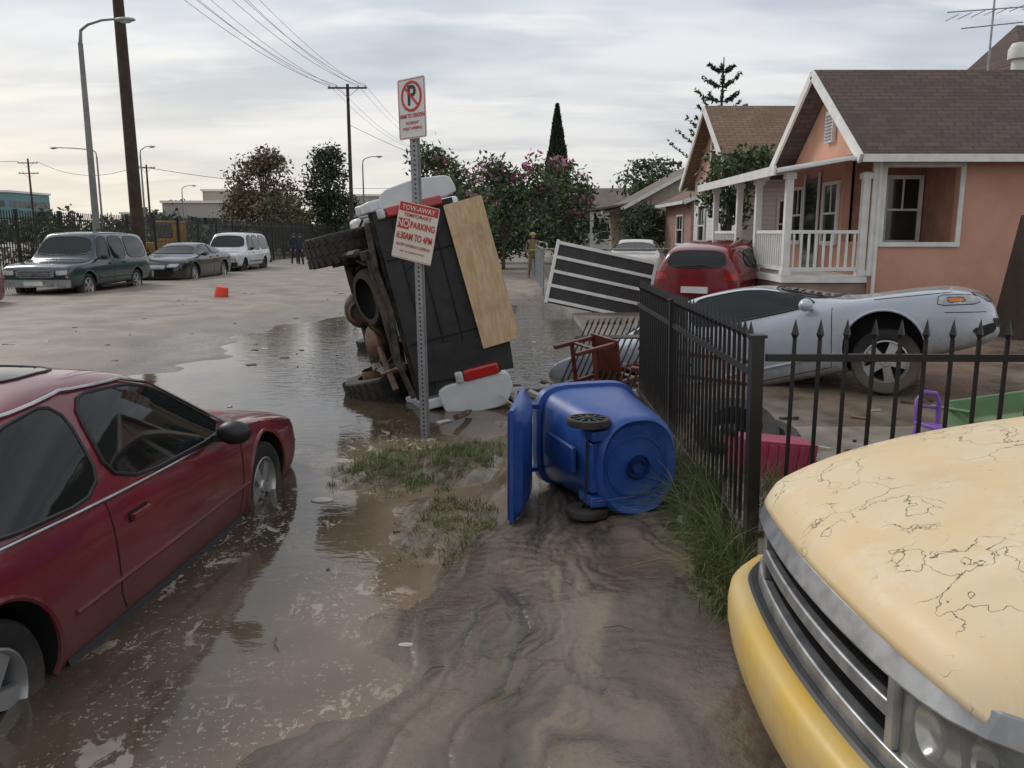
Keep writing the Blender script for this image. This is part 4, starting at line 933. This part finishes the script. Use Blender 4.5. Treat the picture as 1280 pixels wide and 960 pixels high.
tree('round_shrub',(6.2,39,-.1),[(6.2,39,1.9,1.2,1.2,1.1,90)],.09,50,.16,LG[:2],.08,0,6)
tree('brown_tree',(-20.5,70,-.1),[(-20.5,70,5.4,3.0,2.6,2.4,110),(-19.0,70,3.3,2.2,2,1.5,50),(-22.5,70,3.8,1.6,1.6,1.4,40),(-20.3,70,7.6,1.3,1.3,.9,30)],.18,34,.42,LA,.22,0,24)
tree('green_tree',(-15.8,72,-.1),[(-15.8,72,5.0,2.0,2,2.6,110),(-15.5,72,7.6,1.3,1.2,1.2,50),(-15.2,72,3.2,2.3,2,1.5,60)],.17,40,.36,[LG[1],LD[0],LG[0]],.2,0,18)
tree('olive_tree',(-18,66,-.1),[(-18,66,3.2,2.0,2,1.7,60),(-16.6,64,2.4,1.6,1.6,1.4,40)],.17,34,.36,LA[::-1],.16,0,12)
tree('backyard_tree',(9.3,57,-.1),[(9.3,57,5.0,2.2,2,1.4,60)],.18,34,.36,LG,.16,0,10)
tree('street_tree',(3.2,58,-.1),[(3.4,58,3.2,2.0,1.8,1.5,60),(.6,60,3,1.8,1.6,1.6,60)],.18,36,.3,LG,.14,1,10)
e=empty('cypress_tree'); n=9000; z=rng.uniform(0,1,n); rad=1.05*np.sin(np.pi*np.clip(z*.93+.06,0,1)**.75)**.8*(1-.35*z); an=rng.uniform(0,2*np.pi,n); rr=rad*rng.uniform(.6,1.0,n)*(1+.15*np.sin(an*5+z*20))
P=np.stack([3.15+rr*np.cos(an),60+rr*np.sin(an),.8+z*9.6],1); u=np.stack([.25*np.cos(an),.25*np.sin(an),np.ones(n)],1)+rng.normal(size=(n,3))*.25; u/=np.linalg.norm(u,axis=1)[:,None]; w=np.cross(u,rng.normal(size=(n,3))); w/=np.linalg.norm(w,axis=1)[:,None]; s=.22
fastquads('foliage',np.stack([P-u*s,P+w*s*.3,P+u*s,P-w*s*.3],1),(rng.random(n)<.5).astype(int),LD,e)
mb=MB(); mb.tube([(3.15,60,-.1),(3.15,60,5),(3.15,60,9.8)],[.16,.1,.03],bark,8); mb.build('trunk',e)
e=empty('norfolk_pine_tree'); mb=MB(); bx,by=12.0,50; mb.tube([(bx,by,-.1),(bx+.1,by,6),(bx+.15,by,11.6)],[.2,.12,.03],bark,8); PP=[]
zt=2.5
while zt<11.4:
    t=(zt-2.5)/9; L=3.3*(1-t)**.8+.4; nb=5
    for k in range(nb):
        an=2*math.pi*k/nb+zt*1.7+R.uniform(-.3,.3); d=Vector((math.cos(an),math.sin(an),0)); l=L*R.uniform(.55,1.15); pts=[]
        for q in range(6): s=q/5; pts.append(Vector((bx+.1,by,zt))+d*l*s+Vector((0,0,.5*l*s*s-.05*l*s)))
        mb.tube(pts,[.035,.03,.025,.02,.015,.01],bark,4)
        for q in range(22):
            s=.3+.7*q/21; p=pts[min(4,int(s*5))].lerp(pts[min(5,int(s*5)+1)],s*5-int(s*5) if s<1 else 1)
            for _ in range(3): PP.append(p+Vector((R.gauss(0,.05),R.gauss(0,.05),R.gauss(.03,.05))))
    zt+=1.05-.3*t
P=np.array(PP); n=len(P); u=rng.normal(size=(n,3)); u/=np.linalg.norm(u,axis=1)[:,None]; w=np.cross(u,rng.normal(size=(n,3))); w/=np.linalg.norm(w,axis=1)[:,None]; s=.13
fastquads('foliage',np.stack([P-u*s,P+w*s*.4,P+u*s,P-w*s*.4],1),(rng.random(n)<.5).astype(int),[LD[0],LG[1]],e); mb.build('trunk_and_branches',e)
bl=[]
for k in range(90):
    x=-150+k*2.6+R.uniform(-2,2); y=R.uniform(115,150)+abs(x)*.2; h=R.uniform(2.2,4.6)*(1.0 if R.random()<.85 else 1.5); bl.append((x,y,h*.6,3.0,2.5,h*.6,12))
Q,K,P=leaves(bl,.55,26,.9); mi=np.where(K<50,0,np.where(K<85,1,2)); fastquads('distant_trees',Q,mi,[LG[1],LG[0],LA[2]])
bl=[(-19-R.random()*8,R.uniform(38,85),R.uniform(.5,1.1),1.5,2,R.uniform(.6,1.3),9) for _ in range(46)]
Q,K,P=leaves(bl,.16,42,.4); fastquads('lot_shrubs',Q,np.where(K<40,0,np.where(K<70,1,2)),[LG[1],LG[0],LA[0]])
GR=[lm('grass_green',(.10,.155,.042)),lm('grass_mud',(.14,.13,.07)),lm('grass_dry',(.32,.26,.13))]
def grass(name,regs,mats,w=(.62,.3,.08)):
    Q=[];mi=[]
    for cx,cy,rx,ry,n,h0,h1,lean in regs:
        nt_=max(4,n//14); tf=[]
        for _ in range(nt_):
            an=R.uniform(0,6.283); rr=math.sqrt(R.random()); tf.append((cx+rx*rr*math.cos(an),cy+ry*rr*math.sin(an),R.gauss(lean[0],.35),R.gauss(lean[1],.35),R.uniform(.6,1.1)))
        tx=np.array([t[0] for t in tf]); ty=np.array([t[1] for t in tf]); tz=height(tx,ty)[0]
        for _ in range(n):
            i=R.randrange(nt_); t0=tf[i]; x=t0[0]+R.gauss(0,.024); y=t0[1]+R.gauss(0,.024); z=max(float(tz[i]),WL)-.01
            h=R.uniform(h0,h1)*t0[4]; d=Vector((R.gauss(t0[2],.4),R.gauss(t0[3],.4),0)); s=Vector((R.gauss(0,1),R.gauss(0,1),0)).normalized()*R.uniform(.002,.0042)
            k=R.choices((0,1,2),w)[0]; p=Vector((x,y,z)); pr=p; ws_=1
            for q in range(1,4):
                t=q/3; pn=p+d*h*t*t*.75+Vector((0,0,h*(t-.42*t*t*min(1.6,d.length)))); w2=1-t*.9
                Q.append([pr-s*ws_,pr+s*ws_,pn+s*w2,pn-s*w2]); mi.append(k); pr=pn; ws_=w2
    return fastquads(name,np.array([[list(v) for v in q] for q in Q]),mi,mats)
grass('grass_patch',[(-.68,6.2,.55,.5,2500,.04,.14,(0,0)),(-.3,6.6,.25,.35,600,.03,.11,(0,0)),(-1.1,5.9,.25,.3,420,.03,.1,(0,0)),(-.7,5.6,.3,.2,350,.02,.09,(0,0))],GR)
grass('grass_patch',[(-.33,5.0,.24,.38,1500,.03,.11,(0,-.3)),(-.42,4.5,.24,.32,700,.02,.09,(-.3,-.3))],GR,(.28,.27,.45))
grass('weeds',[(1.10,4.3,.15,.5,1100,.15,.52,(-.6,-.3)),(1.10,5.0,.18,.5,1200,.15,.58,(-.6,-.3)),(1.03,3.65,.12,.42,700,.12,.42,(-.5,-.6)),(1.08,5.7,.16,.5,600,.15,.48,(-.5,-.2)),(1.5,4.9,.3,.6,500,.1,.35,(0,0))],GR,(.58,.34,.08))
grass('weeds',[(R.uniform(2.5,9),R.uniform(10.5,14.5),.5,.4,90,.08,.3,(0,0)) for _ in range(14)],GR)
# ---------------------------------------------------------------- poles, lamps, wires
def pole(name,x,y,h,r=.17,lean=0,arms=()):
    mb=MB(); mb.tube([(x,y,-.2),(x+lean*h/2,y,h/2),(x+lean*h,y,h)],[r,r*.85,r*.68],wood,14); tips=[]
    for z,l in arms:
        mb.b2((x+lean*z-l,y-.18,z-.06),(x+lean*z+l,y-.06,z+.06),wood)
        for q in (-1,-.6,.6,1):
            p=(x+lean*z+l*q*.93,y-.12,z+.06); mb.lathe([(.02,0),(.05,.04),(.03,.08),(.05,.12),(.0,.16)],p,(0,0,1),galv,8); tips.append(Vector(p)+Vector((0,0,.16)))
        for s in (1,-1): mb.beam((x+lean*z,y-.1,z-.7),(x+lean*z+s*l*.55,y-.12,z-.05),.03,.03,galv)
    mb.build(name); return tips
t1=pole('utility_pole',-14.2,32,13.6,.25,-.008,[(12.9,1.5),(11.6,1.5)])
t2=pole('utility_pole',-12.7,67,13.0,.17,0,[(12.7,1.5)])
t3=pole('utility_pole',-11.0,110,12.6,.17,0,[(12.2,1.5)])
t4=pole('utility_pole',-68,120,12,.17,0,[(11.4,1.4),(10,1.4)])
t5=pole('utility_pole',-45,105,10,.15,0,[(9.6,1.1)])
wirem=mat('wire',(.02,.02,.02),.6)
mb=MB()
def wire(a_,b_,sag,r=.014):
    mb.tube([a_.lerp(b_,t)-Vector((0,0,sag*4*t*(1-t))) for t in np.linspace(0,1,15)],r,wirem,4)
for i in range(4):
    wire(t1[i],t2[i],.9); wire(t2[i],t3[i],.9)
    wire(t1[i]+Vector((3.0,-26,1.2)),t1[i],.5)
for i in range(4,8): wire(t1[i]+Vector((1.2,0,.9)),t2[i-4]+Vector((0,0,-.15)),.7,.012)
wire(t4[0],t4[0]+Vector((-90,-20,2)),1.5,.03); wire(t4[3],t5[0],1.5,.03); wire(t5[0],t5[0]+Vector((30,30,-1)),1.0,.03)
wire(Vector((-12.7,67,10)),Vector((6.5,70,4.5)),1.0,.015)
mb.build('power_lines',smooth=0)
conc=mat('lamp_pole_concrete',(.24,.24,.23),.8)
lampm=mat('lamp_head',(.35,.36,.37),.4)
def lamp(name,x,y,h,arm,r=.11):
    mb=MB(); mb.tube([(x,y,-.1),(x,y,h*.5),(x,y,h-.6)],[r,r*.8,r*.6],conc,12)
    s=1 if arm>0 else -1
    mb.tube([(x,y,h-.6),(x+.05*s,y,h-.2),(x+.3*s,y,h-.02),(x+arm*.6,y,h+.12),(x+arm,y,h+.16)],[r*.5,.05,.042,.038,.034],conc,8)
    mb.tube([(x,y,h-1.0),(x+.02*s,y,h-.6)],.05,conc,6)
    mb.ell((x+arm+.25*s,y,h+.14),(.36,.14,.08),lampm,14); mb.ell((x+arm+.28*s,y,h+.09),(.2,.1,.07),lensw,12)
    mb.build(name)
lamp('street_lamp',-14.4,29.2,8.5,1.3,.13); lamp('street_lamp',-34,70,8.4,-3.2,.1); lamp('street_lamp',-14.0,80,8.6,1.3,.1); lamp('street_lamp',-42,108,7.5,1.3,.1); lamp('street_lamp',-32.6,75,9,.8,.1)
# ---------------------------------------------------------------- small things
orange=mat('orange_plastic',(.75,.06,.02),.5)
mb=MB(); mb.lathe([(.0,.33),(.15,.33),(.155,.32),(.19,.03),(.21,.03),(.21,.0),(.18,.0),(.14,.31),(0,.31)],(0,0,0),(0,0,1),orange,20); mb.tube([(.2*math.cos(t),.2*math.sin(t)-.02,.03) for t in np.linspace(0,math.pi,10)],.006,galv)
mb.build('orange_bucket',M=Matrix.Translation((-7.75,22.1,-.07))@Matrix.Rotation(math.radians(9),4,'Y')@Matrix.Rotation(.4,4,'Z'))
redw=mat('red_brown_wood',(.15,.033,.02),.45,vs=6,coat=.2)
def chair(name,M):
    mb=MB(); 
    for x in (-.2,.2):
        mb.b2((x-.02,-.22,0),(x+.02,-.18,.45),redw); mb.b2((x-.02,.18,0),(x+.02,.22,1.0),redw); mb.b2((x-.012,-.18,.18),(x+.012,.18,.22),redw)
    mb.b2((-.24,-.24,.45),(.24,.24,.47),redw)
    for z in (.62,.76,.92): mb.b2((-.18,.185,z),(.18,.21,z+.05),redw)
    mb.b2((-.18,-.21,.2),(.18,-.19,.24),redw); mb.build(name,M=M,bevel=.006)
chair('wooden_chair',Matrix.Translation((1.25,8.4,.20))@Matrix.Rotation(1.3,4,'Z')@Matrix.Rotation(math.radians(95),4,'X')@Matrix.Rotation(.35,4,'Z')@Matrix.Scale(1.12,4))
chair('wooden_chair',Matrix.Translation((.6,8.9,.18))@Matrix.Rotation(-.8,4,'Z')@Matrix.Rotation(math.radians(-80),4,'X')@Matrix.Rotation(.3,4,'Y')@Matrix.Scale(1.12,4))
pink=mat('pink_suitcase_shell',(.40,.045,.10),.45,dirt=((.2,.13,.1),-.2,.15,.5))
mb=MB(); mb.b2((-.27,-.13,-.19),(.27,.13,.19),pink)
for k in range(7): mb.b2((-.24+k*.075,-.14,-.17),(-.21+k*.075,-.13,.17),pink)
for s in (-.2,.2): mb.cyl((-.30,s*.3,s),(-.27,s*.3,s),.03,trim)
mb.tube([(.27,-.05,-.07),(.32,-.05,-.06),(.32,-.05,.06),(.27,-.05,.07)],.012,trim)
mb.build('pink_suitcase',M=Matrix.Translation((1.80,5.6,.06))@Matrix.Rotation(.15,4,'Z')@Matrix.Rotation(.12,4,'Y'),bevel=.03,seg=3)
for p,rx in (((1.75,6.3,.13),.5),((2.0,6.5,.0),.15)):
    mb=MB(); mb.lathe([(.19,-.09),(.29,-.1),(.32,-.06),(.32,.06),(.29,.1),(.19,.09),(.2,0)],(0,0,0),(0,0,1),rubber2,28,True); mb.build('old_tire',M=Matrix.Translation(p)@Matrix.Rotation(rx,4,'X'))
pur=mat('purple_plastic',(.22,.09,.42),.4); grn=mat('green_plastic',(.16,.28,.13),.45,dirt=((.2,.17,.12),-.1,.2,.4))
mb=MB(); mb.b2((-.17,-.16,.25),(.17,.16,.29),pur)
for x in (-.14,.14):
    for y in (-.13,.13): mb.beam((x,y,.25),(x*1.15,y*1.2,0),.05,.04,pur)
mb.tube([(-.14,.15,.28),(-.15,.19,.5),(-.08,.2,.6),(.08,.2,.6),(.15,.19,.5),(.14,.15,.28)],.028,pur,8); mb.tube([(-.12,.2,.45),(.12,.2,.45)],.02,pur,6)
mb.build('purple_toy_chair',M=Matrix.Translation((3.30,6.3,-.04))@Matrix.Rotation(.3,4,'Z')@Matrix.Rotation(.15,4,'Y')@Matrix.Scale(.75,4),bevel=.012)
mb=MB(); V=[];F=[]
for (w_,l_,z) in ((.16,.25,0),(.3,.45,.22),(.32,.47,.22),(.17,.26,.02)):
    V+=[(-l_,-w_,z),(l_,-w_,z),(l_*1.15,w_,z),(-l_,w_,z)]
for i in range(3):
    for j in range(4): F.append((i*4+j,i*4+(j+1)%4,(i+1)*4+(j+1)%4,(i+1)*4+j))
F+=[(0,1,2,3),(12,13,14,15)]
mb.add(V,F,grn)
for s in (1,-1): mb.beam((-.2,s*.15,.12),(-.6,s*.2,.25),.04,.04,grn)
mb.lathe([(.0,-.03),(.1,-.03),(.1,.03),(0,.03)],(.5,0,.03),(0,1,0),trim,16)
mb.build('green_toy_wheelbarrow',M=Matrix.Translation((3.88,6.5,.12))@Matrix.Rotation(-.5,4,'Z')@Matrix.Rotation(math.radians(25),4,'X')@Matrix.Rotation(-.3,4,'Y')@Matrix.Scale(.72,4),bevel=.01)
deb=MB(); dm=[und,mat('debris_wood',(.22,.15,.09),.8),mat('debris_foam',(.5,.47,.41),.8),und,rust]
def gz(x,y): return max(WL,float(height(np.array([x]),np.array([y]))[0][0]))
for k in range(75):
    x=R.gauss(.45,.45);y=R.gauss(8.5,.5); z=gz(x,y)+R.uniform(0,.1)
    l=R.uniform(.05,.45); rt=Matrix.Rotation(R.uniform(0,6.3),3,'Z')@Matrix.Rotation(R.gauss(0,.35),3,'X')@Matrix.Rotation(R.gauss(0,.3),3,'Y'); deb.box((x,y,z),(l,R.uniform(.02,.1),R.uniform(.01,.05)),R.choice(dm),rt)
for k in range(110):
    x=R.uniform(-9,1.2);y=R.uniform(3.5,24); z=gz(x,y)+.004
    rt=Matrix.Rotation(R.uniform(0,6.3),3,'Z')@Matrix.Rotation(R.gauss(0,.1),3,'X'); s=R.uniform(.015,.06)*(1 if y<10 else 2.2); deb.box((x,y,z),(s,s*R.uniform(.3,.9),.01),R.choice(dm),rt)
for k in range(60):
    x=R.uniform(1.5,5.5);y=R.uniform(5.2,8.2); z=gz(x,y)+.01
    rt=Matrix.Rotation(R.uniform(0,6.3),3,'Z')@Matrix.Rotation(R.gauss(0,.2),3,'X'); s=R.uniform(.03,.2); deb.box((x,y,z),(s,s*R.uniform(.15,.6),.02),R.choice(dm),rt)
for k in range(14):
    x=R.uniform(-1.1,.9);y=R.uniform(2.8,6.5); z=gz(x,y)+.006; an=R.uniform(0,6.3); l=R.uniform(.05,.16)
    deb.tube([(x,y,z),(x+l*.5*math.cos(an),y+l*.5*math.sin(an),z+.006),(x+l*math.cos(an+.3),y+l*math.sin(an+.3),z)],.0025,dm[0],4)
deb.build('debris',smooth=0,bevel=.003)
mb=MB(); mb.ell((1.02,4.62,.0),(.06,.045,.035),dm[2],10,Matrix.Rotation(.5,3,'X')); mb.ell((-1.28,5.35,-.12),(.08,.05,.02),dm[2],10); mb.ell((-.46,3.35,gz(-.46,3.35)),(.04,.018,.008),dm[2],10); mb.build('foam_chunks')
yl=mat('loader_yellow',(.55,.30,.03),.5); e=empty('yellow_loader',Matrix.Translation((-18.2,44,-.1))); mb=MB()
mb.b2((-1.4,-1,.6),(1.2,1,1.3),yl); mb.b2((-.2,-.8,1.3),(.9,.8,2.4),yl); mb.b2((-.1,-.82,1.5),(.8,.82,2.25),hg); mb.beam((-1.2,-.6,1.1),(-2.5,-.6,.5),.2,.2,yl); mb.beam((-1.2,.6,1.1),(-2.5,.6,.5),.2,.2,yl); mb.b2((-3.0,-1.1,.1),(-2.4,1.1,.8),yl); mb.build('body',e,bevel=.06)
mb=MB()
for x in (-.9,.8):
    for s in (1,-1): mb.lathe([(.0,-.2),(.5,-.2),(.6,-.12),(.6,.12),(.5,.2),(.2,.2),(.2,.1),(0,.1)],(x,s*1.05,.55),(0,s,0),rubber2,20)
mb.build('wheels',e)
mb=MB(); mb.box((8.15,13.3,.95),(.10,.8,2.0),mat('weathered_board',(.06,.04,.03),.8),Matrix.Rotation(.16,3,'Y')); mb.build('leaning_board')
# ---------------------------------------------------------------- people
def person(name,loc,rotz,coat,pants,skin,hat,pose='stand'):
    e=empty(name,Matrix.Translation(loc)@Matrix.Rotation(rotz,4,'Z'))
    J=[((0,0,.95),.15),((0,0,1.15),.15),((0,0,1.38),.17),((0,0,1.5),.06),((.20,0,1.42),.075),((.27,.03,1.15),.055),((.24,-.12,.93),.042),((-.20,0,1.42),.075),((-.28,.03,1.15),.055),((-.22,-.14,.95),.042),
       ((.10,0,.86),.11),((.12,-.02,.48),.08),((.13,.02,.1),.06),((.13,-.1,.05),.05),((-.10,0,.86),.11),((-.13,.0,.48),.08),((-.15,.04,.1),.06),((-.16,-.08,.05),.05)]
    E=[(0,1),(1,2),(2,3),(2,4),(4,5),(5,6),(2,7),(7,8),(8,9),(0,10),(10,11),(11,12),(12,13),(0,14),(14,15),(15,16),(16,17)]
    me=bpy.data.meshes.new('clothed_body'); me.from_pydata([j[0] for j in J],E,[]); ob=bpy.data.objects.new('clothed_body',me); COL.objects.link(ob); ob.parent=e
    sk=ob.modifiers.new('k','SKIN')
    for i,j in enumerate(J): me.skin_vertices[0].data[i].radius=(j[1],j[1]*.8); me.skin_vertices[0].data[i].use_root=(i==0)
    sb=ob.modifiers.new('s','SUBSURF'); sb.levels=1; sb.render_levels=1; me.materials.append(coat)
    mb=MB(); mb.ell((0,0,1.63),(.075,.09,.115),skin,14); mb.ell((0,-.09,1.62),(.014,.02,.02),skin,6); mb.ell((0,.01,1.69),(.10,.125,.075),hat,14); mb.lathe([(.09,0),(.15,-.01),(.15,.005),(.09,.015)],(0,.01,1.68),(0,0,1),hat,16)
    for s in (1,-1):
        mb.ell((s*.03,-.083,1.645),(.012,.008,.008),dark,6); mb.ell((s*.078,0,1.63),(.012,.02,.03),skin,6)
        hx=(s*.235,-.15,.87); mb.ell(hx,(.03,.045,.05),skin,8)
        for f in range(4): mb.tube([(hx[0]+(f-1.5)*.014,hx[1]-.01,.84),(hx[0]+(f-1.5)*.014,hx[1]-.03,.80),(hx[0]+(f-1.5)*.014,hx[1]-.025,.775+.005*abs(f-1.5))],.008,skin,5)
        mb.tube([(hx[0]-s*.03,hx[1],.88),(hx[0]-s*.045,hx[1]-.03,.84)],.009,skin,5)
    mb.ell((0,-.083,1.585),(.022,.008,.006),signr,6)
    mb.build('head_and_hands',e)
    if pose=='fire':
        mb=MB(); yv=mat(name+'_stripe',(.5,.5,.1),.5)
        mb.lathe([(.165,0),(.172,.0),(.172,.05),(.165,.05)],(0,0,1.08),(0,0,1),yv,16); mb.build('reflective_band',e)
tan=mat('turnout_coat_tan',(.26,.19,.10),.9,var=.4,vs=6); skinm=mat('skin',(.42,.24,.17),.6); darkc=mat('dark_clothes',(.03,.035,.05),.9)
person('firefighter',(.80,32,-.06),.3,tan,tan,skinm,mat('helmet_yellow',(.42,.32,.10),.5),'fire')
person('bystander',(-11.6,46,-.1),-.4,darkc,darkc,skinm,darkc); person('bystander',(-12.2,47,-.1),.5,darkc,darkc,skinm,darkc)
# ---------------------------------------------------------------- world, sun, camera
w=bpy.data.worlds.new('World'); scene.world=w; w.use_nodes=True; nt=w.node_tree; bg=nt.nodes['Background']
sky=nt.nodes.new('ShaderNodeTexSky'); sky.sky_type='NISHITA'; sky.sun_disc=False; sky.sun_elevation=math.radians(32); sky.sun_rotation=math.radians(-50); sky.air_density=1.2; sky.dust_density=2
tc=nt.nodes.new('ShaderNodeTexCoord'); sp=nt.nodes.new('ShaderNodeSeparateXYZ'); nt.links.new(tc.outputs['Generated'],sp.inputs[0])
zc=mth(nt,'MAXIMUM',sp.outputs[2],.02); zd=mth(nt,'ADD',zc,.14)
cb=nt.nodes.new('ShaderNodeCombineXYZ'); nt.links.new(mth(nt,'DIVIDE',sp.outputs[0],zd),cb.inputs[0]); nt.links.new(mth(nt,'DIVIDE',sp.outputs[1],zd),cb.inputs[1])
n1=nz(nt,mapping(nt,cb.outputs[0],(.55,1.0,1)),1.0,4,.55); n2=nz(nt,mapping(nt,cb.outputs[0],(.35,.9,1)),2.0,4,.6)
cl=mixc(nt,ss(nt,n1,.38,.60),(5.0,5.5,6.3),(8.2,8.4,8.7))
cl=mixc(nt,mth(nt,'MULTIPLY',ss(nt,n2,.50,.66),.75),cl,(9.6,9.5,9.2))
hz=mth(nt,'SUBTRACT',1,ss(nt,sp.outputs[2],.0,.26)); left=ss(nt,sp.outputs[0],.4,-.7)
warm=mixc(nt,left,(7.5,7.4,7.2),(9.3,8.4,7.0))
cl=mixc(nt,mth(nt,'MULTIPLY',hz,mth(nt,'MULTIPLY_ADD',n1,.9,.3),clamp=True),cl,warm)
col=mixc(nt,.9,sky.outputs[0],cl); nt.links.new(col,bg.inputs['Color']); bg.inputs['Strength'].default_value=.105
sl=bpy.data.lights.new('sun','SUN'); sl.energy=1.3; sl.angle=math.radians(16); sl.color=(1,.95,.88); so=bpy.data.objects.new('sun',sl); COL.objects.link(so)
so.rotation_euler=Vector((.62,-.52,-.6)).to_track_quat('-Z','Y').to_euler()
cam=bpy.data.cameras.new('camera'); cam.sensor_width=36; cam.lens=29.1; cam.clip_end=5000; cam.clip_start=.05
co=bpy.data.objects.new('camera',cam); COL.objects.link(co); co.location=(0,0,1.65); co.rotation_euler=(math.radians(90-10.3),0,0); scene.camera=co
scene.view_settings.view_transform='Standard'; scene.view_settings.look='None'; scene.view_settings.exposure=0
